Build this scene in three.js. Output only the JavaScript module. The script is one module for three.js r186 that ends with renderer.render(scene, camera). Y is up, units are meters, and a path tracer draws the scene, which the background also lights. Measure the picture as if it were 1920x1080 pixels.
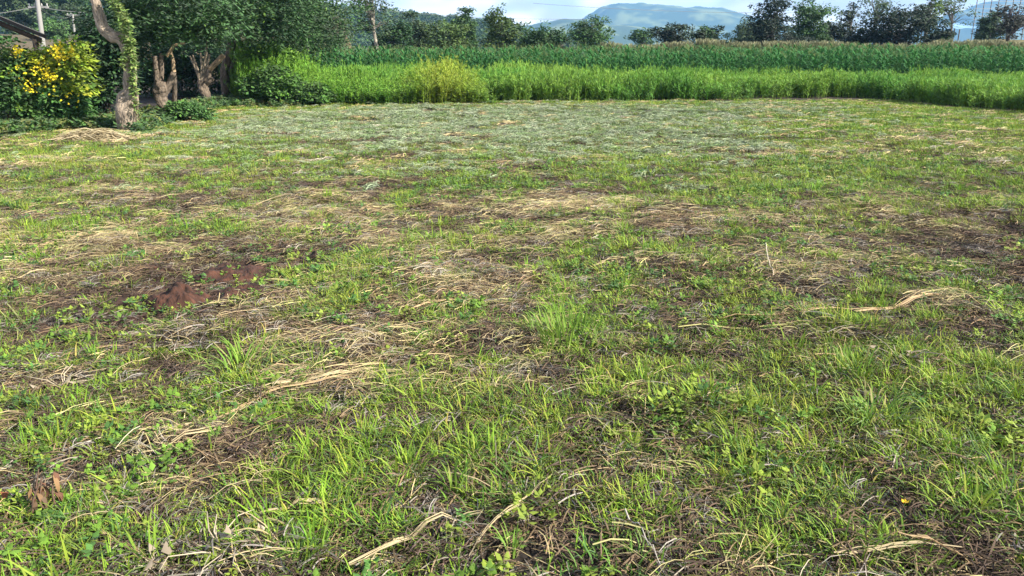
import * as THREE from 'three';

// ---------------------------------------------------------------- camera
const W = 1920, H = 1080, F = 1450, EYE = 1.6, HORIZON = 95;
const PITCH = Math.atan((H / 2 - HORIZON) / F);
const scene = new THREE.Scene();
const camera = new THREE.PerspectiveCamera(2 * Math.atan(H / 2 / F) * 180 / Math.PI, W / H, 0.1, 20000);
camera.position.set(0, EYE, 0);
camera.rotation.x = -PITCH;
const renderer = new THREE.WebGLRenderer();
renderer.toneMapping = THREE.LinearToneMapping;
renderer.toneMappingExposure = 2.65;
renderer.shadowMap.enabled = true;

// ---------------------------------------------------------------- random, noise
function rngOf(a) { return () => { a = (a + 0x6d2b79f5) | 0; let t = Math.imul(a ^ (a >>> 15), 1 | a); t = (t + Math.imul(t ^ (t >>> 7), 61 | t)) ^ t; return ((t ^ (t >>> 14)) >>> 0) / 4294967296; }; }
function hash2(i, j) { let h = Math.imul(i, 374761393) + Math.imul(j, 668265263); h = Math.imul(h ^ (h >>> 13), 1274126177); return ((h ^ (h >>> 16)) >>> 0) / 4294967296; }
function vnoise(x, y) {
  const i = Math.floor(x), j = Math.floor(y); let u = x - i, v = y - j; u = u * u * (3 - 2 * u); v = v * v * (3 - 2 * v);
  const a = hash2(i, j), b = hash2(i + 1, j), c = hash2(i, j + 1), d = hash2(i + 1, j + 1);
  return a + (b - a) * u + (c - a) * v + (a - b - c + d) * u * v;
}
function fbm(x, y, o = 4) { let s = 0, a = 0.5, n = 0; for (let k = 0; k < o; k++) { s += a * vnoise(x, y); n += a; x = x * 2.03 + 17.1; y = y * 2.03 + 9.7; a *= 0.5; } return s / n; }
const clamp = (x, a = 0, b = 1) => Math.min(b, Math.max(a, x));
const lerp = (a, b, t) => a + (b - a) * t;
const smooth = (a, b, x) => { const t = clamp((x - a) / (b - a)); return t * t * (3 - 2 * t); };

// ---------------------------------------------------------------- sky and sun
{
  const w = 1024, h = 512, data = new Float32Array(w * h * 4);
  for (let y = 0; y < h; y++) for (let x = 0; x < w; x++) {
    const el = ((y + 0.5) / h - 0.5) * Math.PI, az = (x / w) * 2 * Math.PI;
    const up = Math.max(0, Math.sin(el)), dx = Math.cos(az) * Math.cos(el), dz = Math.sin(az) * Math.cos(el);
    const px = dx / (up + 0.22), pz = dz / (up + 0.22);
    const c = smooth(0.36, 0.62, fbm(px * 2.1 + 31.7, pz * 2.1 + up * 3 + 7.3, 6)), lit = fbm(px * 5.2 + 3.1, pz * 5.2 + up * 14 + 40.2, 5);
    const e = Math.sqrt(up);
    const blue = [lerp(0.50, 0.035, e), lerp(0.64, 0.085, e), lerp(0.9, 0.24, e)];
    const k = lerp(0.42, 0.92, smooth(0.3, 0.68, lit)) * lerp(1.9, 0.15, Math.sqrt(e));
    const white = [k * 1.01, k, k * 1.0];
    const cover = clamp(c * 0.85 + 0.12 + 0.40 * (1 - e));
    const o = (y * w + x) * 4;
    for (let q = 0; q < 3; q++) data[o + q] = lerp(blue[q], white[q], cover);
    data[o + 3] = 1;
  }
  const sky = new THREE.DataTexture(data, w, h, THREE.RGBAFormat, THREE.FloatType);
  sky.mapping = THREE.EquirectangularReflectionMapping; sky.magFilter = THREE.LinearFilter; sky.wrapS = THREE.RepeatWrapping; sky.needsUpdate = true;
  scene.background = sky; scene.environment = sky;
}
const SUN = new THREE.Vector3(0.78, 0.56, 0.34).normalize();
const sun = new THREE.DirectionalLight(new THREE.Color().setRGB(1, 0.93, 0.80), 5.0);
sun.position.copy(SUN).multiplyScalar(80); sun.target.position.set(0, 0, -14); sun.position.add(sun.target.position);
sun.castShadow = true; sun.shadow.radius = 1.5;
Object.assign(sun.shadow.camera, { left: -45, right: 45, top: 45, bottom: -45, near: 1, far: 200 }); sun.shadow.mapSize.set(4096, 4096);
scene.add(sun, sun.target);
scene.fog = new THREE.FogExp2(new THREE.Color().setRGB(0.26, 0.56, 1.0), 0.00026);

// ---------------------------------------------------------------- pixels to places
const CP = Math.cos(PITCH), SP = Math.sin(PITCH);
function ray(x, y) { const vx = (x - W / 2) / F, vy = -(y - H / 2) / F; return [vx, -SP + vy * CP, -CP - vy * SP]; }
function pix(x, y, level = 0) { const d = ray(x, y), t = (EYE - level) / -d[1]; return [d[0] * t, level, d[2] * t]; }      // on the ground
function at(x, y, depth) { const d = ray(x, y), t = depth / -d[2]; return [d[0] * t, EYE + d[1] * t, -depth]; }            // at a known distance
const V = (a) => new THREE.Vector3(a[0], a[1], a[2]);

// ---------------------------------------------------------------- geometry collector
class GB {
  constructor() { this.p = []; this.i = []; this.c = []; this.u = []; this.n = 0; }
  v(x, y, z, c, u = 0, w = 0) { this.p.push(x, y, z); this.c.push(c[0], c[1], c[2]); this.u.push(u, w); return this.n++; }
  ribbon(pts, ws, side, c) {                                            // pts [[x,y,z]], half widths, side vector
    let a = -1, b = -1;
    for (let k = 0; k < pts.length; k++) {
      const p = pts[k], w = ws[k];
      if (w < 1e-5) { const t = this.v(p[0], p[1], p[2], c); this.i.push(a, b, t); return; }
      const l = this.v(p[0] - side[0] * w, p[1] - side[1] * w, p[2] - side[2] * w, c), r = this.v(p[0] + side[0] * w, p[1] + side[1] * w, p[2] + side[2] * w, c);
      if (k) this.i.push(a, b, r, a, r, l);
      a = l; b = r;
    }
  }
  leaf(p, d, s, len, wid, fold, c) {                                     // base, direction, side, folded along the midrib
    const nx = d[1] * s[2] - d[2] * s[1], ny = d[2] * s[0] - d[0] * s[2], nz = d[0] * s[1] - d[1] * s[0];
    const m = len * 0.45, f = fold * wid;
    const a = this.v(p[0], p[1], p[2], c), t = this.v(p[0] + d[0] * len - nx * f, p[1] + d[1] * len - ny * f, p[2] + d[2] * len - nz * f, c);
    const l = this.v(p[0] + d[0] * m - s[0] * wid + nx * f, p[1] + d[1] * m - s[1] * wid + ny * f, p[2] + d[2] * m - s[2] * wid + nz * f, c);
    const r = this.v(p[0] + d[0] * m + s[0] * wid + nx * f, p[1] + d[1] * m + s[1] * wid + ny * f, p[2] + d[2] * m + s[2] * wid + nz * f, c);
    this.i.push(a, r, t, a, t, l);
  }
  tube(pts, rs, sides, c, rough = 0, rnd = null) {
    const P = pts.map(V); let prev = null, along = 0;
    const ref = new THREE.Vector3(0.31, 0.2, 0.93).normalize();
    for (let k = 0; k < P.length; k++) {
      const t = new THREE.Vector3().subVectors(P[Math.min(P.length - 1, k + 1)], P[Math.max(0, k - 1)]).normalize();
      const a = new THREE.Vector3().crossVectors(t, ref).normalize(), b = new THREE.Vector3().crossVectors(t, a);
      if (k) along += P[k].distanceTo(P[k - 1]);
      const row = [];
      for (let j = 0; j <= sides; j++) {
        const g = (j % sides) / sides * Math.PI * 2;
        const r = rs[k] * (1 + (rough ? rough * ((fbm(Math.cos(g) * 1.7 + along * 4 + 5, Math.sin(g) * 1.7 + P[0].x * 3.1 + along * 2, 3) - 0.5) * 1.8 + (fbm(Math.cos(g) * 4.5 + along * 9, Math.sin(g) * 4.5 + along * 3 + 40, 3) - .5) * 1.6) : 0));
        const ca = Math.cos(g) * r, sa = Math.sin(g) * r;
        row.push(this.v(P[k].x + a.x * ca + b.x * sa, P[k].y + a.y * ca + b.y * sa, P[k].z + a.z * ca + b.z * sa, c, j / sides * rs[0] * 6.28, along));
      }
      if (prev) for (let j = 0; j < sides; j++) this.i.push(prev[j], prev[j + 1], row[j + 1], prev[j], row[j + 1], row[j]);
      prev = row;
    }
    const e = P[P.length - 1], cap = this.v(e.x, e.y, e.z, c, 0, along);
    for (let j = 0; j < sides; j++) this.i.push(prev[j], prev[j + 1], cap);
  }
  box(x0, x1, y0, y1, z0, z1, c) {
    const q = (a, b, cc, d) => { const s = [a, b, cc, d].map((e) => this.v(e[0], e[1], e[2], c, e[0] + e[2], e[1])); this.i.push(s[0], s[1], s[2], s[0], s[2], s[3]); };
    q([x0, y0, z1], [x1, y0, z1], [x1, y1, z1], [x0, y1, z1]); q([x1, y0, z0], [x0, y0, z0], [x0, y1, z0], [x1, y1, z0]);
    q([x1, y0, z1], [x1, y0, z0], [x1, y1, z0], [x1, y1, z1]); q([x0, y0, z0], [x0, y0, z1], [x0, y1, z1], [x0, y1, z0]);
    q([x0, y1, z1], [x1, y1, z1], [x1, y1, z0], [x0, y1, z0]); q([x0, y0, z0], [x1, y0, z0], [x1, y0, z1], [x0, y0, z1]);
  }
  geometry() {
    const g = new THREE.BufferGeometry();
    g.setAttribute('position', new THREE.Float32BufferAttribute(this.p, 3)); g.setAttribute('color', new THREE.Float32BufferAttribute(this.c, 3));
    g.setAttribute('uv', new THREE.Float32BufferAttribute(this.u, 2)); g.setIndex(this.i); g.computeVertexNormals(); return g;
  }
  build(name, mat, parent) { const m = new THREE.Mesh(this.geometry(), mat); m.name = name; m.castShadow = m.receiveShadow = true; if (parent) parent.add(m); return m; }
}

// ---------------------------------------------------------------- naming
const taken = new Map();
function numbered(n) { const k = taken.get(n) ?? 0; taken.set(n, k + 1); return k ? n + '_' + String(k).padStart(3, '0') : n; }
function tag(o, label, category, group, kind) { o.userData = {}; if (label) o.userData.label = label; if (category) o.userData.category = category; if (group) o.userData.group = group; if (kind) o.userData.kind = kind; return o; }
function thing(name, label, category, pos = [0, 0, 0], group) { const o = new THREE.Group(); o.name = numbered(name); o.position.set(...pos); tag(o, label, category, group); scene.add(o); return o; }
function place(o, name, label, category, group, kind) { o.name = numbered(name); tag(o, label, category, group, kind); scene.add(o); return o; }

// ---------------------------------------------------------------- materials
const leafMat = (extra = {}) => new THREE.MeshPhysicalMaterial({ color: 0xffffff, vertexColors: true, roughness: 0.85, transmission: 0.38, thickness: 0, side: THREE.DoubleSide, specularIntensity: 0.5, ...extra });
const M = {
  grass: leafMat({ transmission: 0.36, roughness: 0.8 }), leaf: leafMat({ transmission: 0.32 }), gloss: leafMat({ transmission: 0.30, roughness: 0.85, specularIntensity: 0.25 }),
  straw: new THREE.MeshStandardMaterial({ color: 0xffffff, vertexColors: true, roughness: 0.8, side: THREE.DoubleSide }),
  matte: new THREE.MeshStandardMaterial({ color: 0xffffff, vertexColors: true, roughness: 0.95, side: THREE.DoubleSide }),
  concrete: new THREE.MeshStandardMaterial({ color: 0xffffff, vertexColors: true, roughness: 0.9 }),
};
function noiseTexture(n, f, srgb = false) {
  const d = new Uint8Array(n * n * 4);
  for (let y = 0; y < n; y++) for (let x = 0; x < n; x++) { const c = f(x / n, y / n, x, y), o = (y * n + x) * 4; for (let k = 0; k < 3; k++) d[o + k] = clamp(c[k]) * 255; d[o + 3] = 255; }
  const t = new THREE.DataTexture(d, n, n); t.wrapS = t.wrapT = THREE.RepeatWrapping; t.magFilter = THREE.LinearFilter; if (srgb) t.colorSpace = THREE.SRGBColorSpace; t.needsUpdate = true; return t;
}
function tileFbm(x, y, f, o) {                                           // a mix of four shifted copies makes the tile seamless
  const a = fbm(x * f, y * f, o), b = fbm((x - 1) * f, y * f, o), c = fbm(x * f, (y - 1) * f, o), d = fbm((x - 1) * f, (y - 1) * f, o);
  return lerp(lerp(a, b, x), lerp(c, d, x), y);
}
const soilTone = noiseTexture(512, (x, y) => { const a = tileFbm(x, y, 9, 5), b = tileFbm(x, y, 60, 3), k = 0.55 + 0.9 * (a - 0.5) + 1.1 * (b - 0.5); return [k * 1.02, k, k * 0.96]; });
const soilBump = noiseTexture(512, (x, y) => { const k = 0.6 * tileFbm(x, y, 26, 5) + 0.4 * tileFbm(x, y, 90, 2); return [k, k, k]; });
const barkBump = noiseTexture(256, (x, y) => { const k = tileFbm(x, y, 1, 1) * 0.2 + 0.8 * tileFbm(x, y * 0.35, 30, 4); return [k, k, k]; });
const barkTone = noiseTexture(256, (x, y) => { const k = clamp(0.62 + 2.2 * (0.6 * tileFbm(x, y * 0.4, 34, 4) + 0.4 * tileFbm(x, y, 9, 4) - 0.5), 0.2, 1); return [k, k * 0.98, k * 0.96]; });
for (const t of [barkBump, barkTone]) t.repeat.set(1.3, 1.3);
M.bark = new THREE.MeshStandardMaterial({ color: 0xffffff, vertexColors: true, roughness: 0.95, map: barkTone, bumpMap: barkBump, bumpScale: 0.06 });
M.soil = new THREE.MeshStandardMaterial({ color: 0xffffff, vertexColors: true, roughness: 1, map: soilTone, bumpMap: soilBump, bumpScale: 0.03 });

// ---------------------------------------------------------------- what grows and lies where: patches in metres on the field
// [pixel x, y of the patch centre, half width, half height in photo pixels, strength]; turned into ellipses on the ground
function ellipses(list) { return list.map(([x, y, rx, ry, s = 1]) => { const p = pix(x, y), d = -p[2]; return [p[0], p[2], rx * d / F, ry * d * d / (F * EYE), s]; }); }
function patch(list, x, z) { let s = 0; for (const e of list) { const a = (x - e[0]) / e[2], b = (z - e[1]) / e[3], q = a * a + b * b; if (q < 4) s += e[4] * Math.exp(-q * 1.2); } return s; }
const GREEN = ellipses([[1050, 600, 80, 55, 1.1], [1100, 650, 70, 40, .8], [850, 850, 220, 90, .8], [930, 790, 240, 70, .6], [1440, 780, 110, 80, .9], [1700, 800, 160, 90, .8], [1850, 930, 120, 160, .6], [550, 880, 200, 90, .6], [1180, 730, 90, 30, .7],
  [450, 395, 130, 24, .8], [1000, 440, 110, 30, .7], [1250, 330, 170, 26, .8], [1500, 350, 220, 36, .9], [1720, 335, 220, 40, .9], [1150, 350, 90, 18, .5], [80, 410, 150, 40, .6], [60, 780, 130, 80, .8], [1480, 900, 160, 90, .7], [200, 300, 220, 30, .5],
  [1820, 250, 180, 25, .6], [1560, 260, 160, 18, .5], [1590, 700, 70, 50, .7], [900, 350, 150, 20, .5], [1250, 950, 200, 100, .3], [340, 760, 120, 40, .5], [780, 460, 60, 20, .7], [470, 260, 170, 30, .6], [1400, 440, 90, 40, .5], [1650, 560, 160, 40, .4], [1130, 960, 110, 60, .4], [500, 1000, 250, 60, .35]]);
const STRAW = ellipses([[1200, 425, 190, 55, 1.2], [1240, 500, 130, 24, 1.3], [1050, 385, 120, 26, .7], [790, 395, 110, 10, 1.4], [610, 375, 140, 9, 1.3], [370, 378, 70, 8, 1.2], [200, 370, 120, 10, .7], [850, 520, 210, 26, 1.0], [700, 640, 220, 36, .9], [560, 720, 190, 36, 1.1],
  [380, 830, 130, 45, 1.1], [340, 620, 60, 34, 1.1], [960, 640, 100, 22, 1.1], [1300, 770, 120, 32, 1.2], [1250, 610, 170, 40, .8], [1480, 615, 260, 20, 1.0], [1760, 580, 100, 10, 1.3], [1560, 640, 260, 11, 1.3], [1800, 275, 160, 24, .9], [1380, 285, 120, 14, .5],
  [180, 262, 80, 16, 1.4], [215, 460, 50, 16, 1.5], [1600, 395, 130, 18, .9], [480, 1040, 110, 40, .7], [760, 1000, 140, 30, .5], [1650, 1035, 260, 34, .9], [560, 560, 200, 40, .6], [100, 690, 120, 40, .5], [700, 460, 200, 20, .5], [60, 310, 120, 22, .7], [1350, 410, 80, 18, .9], [640, 345, 90, 8, .7]]);
const BARE = ellipses([[150, 595, 190, 40, 1.0], [330, 555, 120, 56, 1.5], [450, 520, 90, 56, 1.4], [250, 600, 120, 24, 1.0], [440, 640, 40, 20, 1.0], [700, 352, 90, 14, .8], [1250, 600, 150, 34, .9], [1800, 660, 170, 80, 1.0], [1460, 560, 170, 60, .7], [1760, 465, 160, 46, .8], [1080, 715, 110, 36, .9], [1250, 865, 90, 40, .9],
  [70, 890, 100, 90, 1.0], [1010, 985, 150, 60, .7], [180, 500, 170, 36, .7], [1880, 410, 90, 22, .8], [600, 480, 60, 20, .5], [330, 690, 120, 30, .5], [1380, 460, 120, 24, .6], [300, 980, 160, 60, .4], [1560, 970, 120, 40, .5], [820, 600, 150, 30, .5]]);
const GREY = ellipses([[900, 240, 420, 40, 1.1], [1080, 212, 420, 16, .9], [1330, 275, 120, 26, .6], [640, 228, 170, 24, .8], [1450, 200, 110, 8, .5], [130, 720, 140, 40, .6], [1500, 500, 90, 20, .5], [1030, 420, 60, 20, .5], [1700, 660, 90, 30, .5]]);
// how far the cut field reaches in each bearing: along the hedge on the left, the uncut weeds in the middle and on the right
const EDGE = [[-700, 420], [-200, 300], [0, 246], [130, 234], [240, 238], [305, 222], [383, 197], [430, 191], [600, 191], [1000, 192], [1300, 190], [1450, 187], [1620, 184], [1700, 192], [1800, 202], [1920, 212], [2100, 230], [2500, 262]].map(([x, y]) => { const p = pix(x, y); return [p[0] / -p[2], -p[2]]; });
function edge(b) { if (b <= EDGE[0][0]) return EDGE[0][1]; for (let k = 1; k < EDGE.length; k++) if (b < EDGE[k][0]) return lerp(EDGE[k - 1][1], EDGE[k][1], (b - EDGE[k - 1][0]) / (EDGE[k][0] - EDGE[k - 1][0])); return EDGE[EDGE.length - 1][1]; }

// heaps and hollows of dug red soil: x, y in the photo, radius and height in metres
const HEAPS = [[335, 566, .15, .18], [428, 512, .22, .12], [460, 552, .20, .07], [285, 512, .15, .055], [590, 484, .06, .09], [392, 566, .17, .045]];
const HP = HEAPS.map(([x, y, r, h]) => { const p = pix(x, y); return [p[0], p[2], r, h]; });
function ground(x, z) {
  const d = Math.hypot(x, z);
  if (d > 90) return 0;
  let y = 0.10 * (fbm(x * 0.55 + 4, z * 0.55 + 9, 3) - 0.5) + 0.06 * (fbm(x * 2.2, z * 2.2, 3) - 0.5);
  if (d < 16) y += 0.035 * (fbm(x * 9 + 3, z * 9, 3) - 0.5);
  const s = pile(x, z); y += s;
  return y * (1 - smooth(40, 90, d));
}
function pile(x, z) { return 0.05 * Math.min(1.3, patch(STRAW, x, z)) * (0.4 + 0.9 * vnoise(x * 3.1 + 7, z * 3.1)); }

// ---------------------------------------------------------------- ground
{
  const rows = [], cols = 340;
  let z = 2.5; while (z > -34) { rows.push(z); z -= z > -1.2 ? 0.2 : 0.03 + 0.0052 * Math.max(0, -z - 2); }
  for (let s = 0.5; z > -3900; s *= 1.22) { rows.push(z); z -= s; } rows.push(-3900);
  const g = new GB(), redP = ellipses([[330, 550, 120, 60, 1], [440, 520, 100, 50, 1], [150, 600, 220, 40, .8], [700, 640, 200, 60, .25]]);
  for (const zz of rows) {
    const w = Math.max(7, 1.0 * -zz + 5);
    for (let j = 0; j <= cols; j++) {
      const x = (j / cols * 2 - 1) * w, far = -zz > 60;
      const red = far ? 0 : clamp(patch(redP, x, zz)), n = fbm(x * 0.7 + 50, zz * 0.7, 3), wet = fbm(x * 1.7 + 9, zz * 1.7 + 70, 3);
      let c = [lerp(0.026, 0.064, n), lerp(0.019, 0.043, n), lerp(0.015, 0.028, n)];
      if (!far) c = c.map((e, k) => lerp(e, [0.085, 0.036, 0.024][k], red * (0.6 + wet * 0.6)));
      else c = [0.09, 0.10, 0.045];
      g.v(x, far ? -0.05 : ground(x, zz), zz, c, x / 1.6, zz / 1.6);
    }
  }
  for (let k = 1; k < rows.length; k++) for (let j = 0; j < cols; j++) { const a = (k - 1) * (cols + 1) + j, b = k * (cols + 1) + j; g.i.push(a, a + 1, b + 1, a, b + 1, b); }
  place(g.build('ground', M.soil), 'ground', 'dark brown soil of the mown field', 'ground', null, 'structure');
}

// ---------------------------------------------------------------- scattered growth: tufts, weeds, straw, litter
const UP = [0, 1, 0];
const tint = (c, k) => [c[0] * k, c[1] * k, c[2] * k];
function mixc(a, b, t) { return [lerp(a[0], b[0], t), lerp(a[1], b[1], t), lerp(a[2], b[2], t)]; }
function blade(g, r, x, z, az, len, lean, w, c, droop = 0.25) {
  const dx = Math.cos(az), dz = Math.sin(az), tw = (r() - 0.5) * 1.2, sx = -Math.sin(az + tw), sz = Math.cos(az + tw), pts = [], n = 4;
  for (let k = 0; k < n; k++) { const t = k / (n - 1), o = len * lean * Math.pow(t, 1.6); pts.push([x + dx * o, len * t * (1 - droop * lean * t * t) - 0.004, z + dz * o]); }
  g.ribbon(pts, [w * 0.45, w * 0.5, w * 0.36, 0], [sx, 0, sz], c);
}
function grassTuft(seed, n, h, spread, w, dryShare) {
  const r = rngOf(seed), g = new GB();
  for (let k = 0; k < n; k++) {
    const a = r() * 6.283, q = Math.sqrt(r()) * spread, dry = r() < dryShare, tone = 0.75 + r() * 0.5;
    const c = dry ? [1.8 * tone, 1.1 * tone, 2.4 * tone] : [tone * (0.85 + r() * 0.35), tone, tone * (0.7 + r() * 0.6)];
    blade(g, r, Math.cos(a) * q, Math.sin(a) * q, a + (r() - 0.5) * 1.8, h * (0.45 + r() * 0.65), 0.2 + r() * 1.1, w * (0.7 + r() * 0.6), c, 0.3);
  }
  return g.geometry();
}
function weedRosette(seed, n, size) {                                     // small broad-leaved seedling
  const r = rngOf(seed), g = new GB();
  for (let s = 0; s < 2 + r() * 3; s++) {
    const bx = (r() - 0.5) * size * 1.6, bz = (r() - 0.5) * size * 1.6, hh = size * (0.5 + r() * 1.1);
    g.ribbon([[bx, 0, bz], [bx + (r() - .5) * .01, hh, bz]], [0.0012, 0.001], [1, 0, 0], [0.9, 0.8, 0.7]);
    for (let k = 0; k < n; k++) {
      const a = r() * 6.283, e = (r() - 0.25) * 0.9, d = [Math.cos(a) * Math.cos(e), Math.sin(e), Math.sin(a) * Math.cos(e)], sd = [-Math.sin(a), (r() - .5) * .5, Math.cos(a)];
      const tone = 0.75 + r() * 0.5, L = size * (0.35 + r() * 0.4), y = hh * (0.35 + 0.65 * r());
      g.leaf([bx + d[0] * .006, y, bz + d[2] * .006], d, sd, L, L * 0.33, 0.2, [tone, tone, tone * (0.8 + r() * .4)]);
    }
  }
  return g.geometry();
}
function strawWisp(seed, n, len, width, spread, jit, lift) {              // strands lying roughly along x
  const r = rngOf(seed), g = new GB();
  for (let k = 0; k < n; k++) {
    const L = len * (0.35 + r() * 0.75), a = (r() - 0.5) * 2 * jit, x = (r() - 0.5) * len * 0.8, z = (r() - 0.5) * spread, y0 = r() * lift, y1 = r() * lift, arch = (r() - 0.35) * lift * 1.6, bend = (r() - 0.5) * 0.12 * L;
    const cx = Math.cos(a), cz = Math.sin(a), pts = [];
    for (let q = 0; q < 4; q++) { const t = q / 3, u = (t - 0.5) * L, b = bend * (t - 0.5) * (t - 0.5) * 4; pts.push([x + cx * u - cz * b, 0.004 + lerp(y0, y1, t) + arch * 4 * t * (1 - t), z + cz * u + cx * b]); }
    const roll = (r() - 0.5) * 2.4, w = width * (0.6 + r() * 0.8) * 0.5, tone = 0.6 + r() * 0.65;
    g.ribbon(pts, [w, w, w * 0.9, w * 0.5], [-cz * Math.cos(roll), Math.sin(roll), cx * Math.cos(roll)], [tone, tone * (0.94 + r() * .08), tone * (0.85 + r() * .25)]);
  }
  return g.geometry();
}
function scatter(name, label, category, geos, mat, list) {                // list of [x, y, z, turn, sx, sy, colour, tiltX, tiltZ]
  geos.forEach((geo, gi) => {
    const mine = list.filter((_, k) => k % geos.length === gi); if (!mine.length) return;
    const im = new THREE.InstancedMesh(geo, mat, mine.length), m = new THREE.Matrix4(), q = new THREE.Quaternion(), e = new THREE.Euler(), s = new THREE.Vector3(), p = new THREE.Vector3(), col = new THREE.Color();
    mine.forEach((t, k) => { e.set(t[7] || 0, t[3], t[8] || 0, 'YXZ'); q.setFromEuler(e); m.compose(p.set(t[0], t[1], t[2]), q, s.set(t[4], t[5], t[4])); im.setMatrixAt(k, m); im.setColorAt(k, col.setRGB(...t[6])); });
    im.castShadow = im.receiveShadow = true;
    place(im, name, label, category, null, 'stuff');
  });
}
// mown field: candidates spread with falling density, kept by what the spot carries
function sampleSpots(seed, count, near, far, fn, knee = 5) {
  const r = rngOf(seed), out = [];
  for (let n = 0; n < count; n++) {
    let d; do d = lerp(near, far, r()); while (r() > Math.min(d, knee) / knee);
    const x = (r() * 2 - 1) * (0.74 * d + 1.2), z = -d;
    if (d > edge(x / d) + 0.25) continue;
    const o = fn(x, z, d, r); if (o) out.push(o);
  }
  return out;
}
function fields(x, z) {
  const d = -z, n1 = fbm(x * 0.9 + 11, z * 0.9 + 3, 3), n2 = fbm(x * 2.6 + 40, z * 2.6 + 21, 3);
  const grey = clamp(patch(GREY, x, z)), bare = patch(BARE, x, z), straw = patch(STRAW, x, z);
  const n3 = fbm(x * 6.5 + 90, z * 6.5 + 61, 2), torn = smooth(0.36, 0.60, fbm(x * 1.9 + 140, z * 3.0 + 33, 3));
  let g = lerp(0.57, 0.46, smooth(3.5, 4.9, d)); g = lerp(g, 0.70, smooth(7, 10, d)); g = g + (n1 - 0.5) * 1.1 + (n2 - 0.5) * 1.9 + (n3 - 0.5) * 2.0 + 0.7 * patch(GREEN, x, z) - 0.75 * bare - 0.38 * straw * torn - 0.25 * grey;
  let s = lerp(0.30, 0.43, smooth(3.4, 5, d)); s = lerp(s, 0.27, smooth(7, 10.5, d)) + (fbm(x * 1.4 + 80, z * 1.9 + 5, 3) - 0.5) * 1.0 + 0.5 * straw * torn - 0.30 * bare;
  return { g: clamp(g), s: clamp(s), grey, bare: clamp(bare), n1, n2 };
}
const FRESH = [0.160, 0.325, 0.022], YELLOWISH = [0.268, 0.345, 0.042], DEEP = [0.065, 0.170, 0.030], BLUEISH = [0.10, 0.20, 0.075];
const grassColour = (r, n) => { let c = mixc(FRESH, YELLOWISH, clamp(r() * 0.9 + (n - 0.5))); const q = r(); if (q < 0.14) c = mixc(c, DEEP, 0.8); else if (q < 0.18) c = mixc(c, BLUEISH, 0.8); const k = 0.8 + r() * 0.45; return c.map((e) => e * k); };
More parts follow.
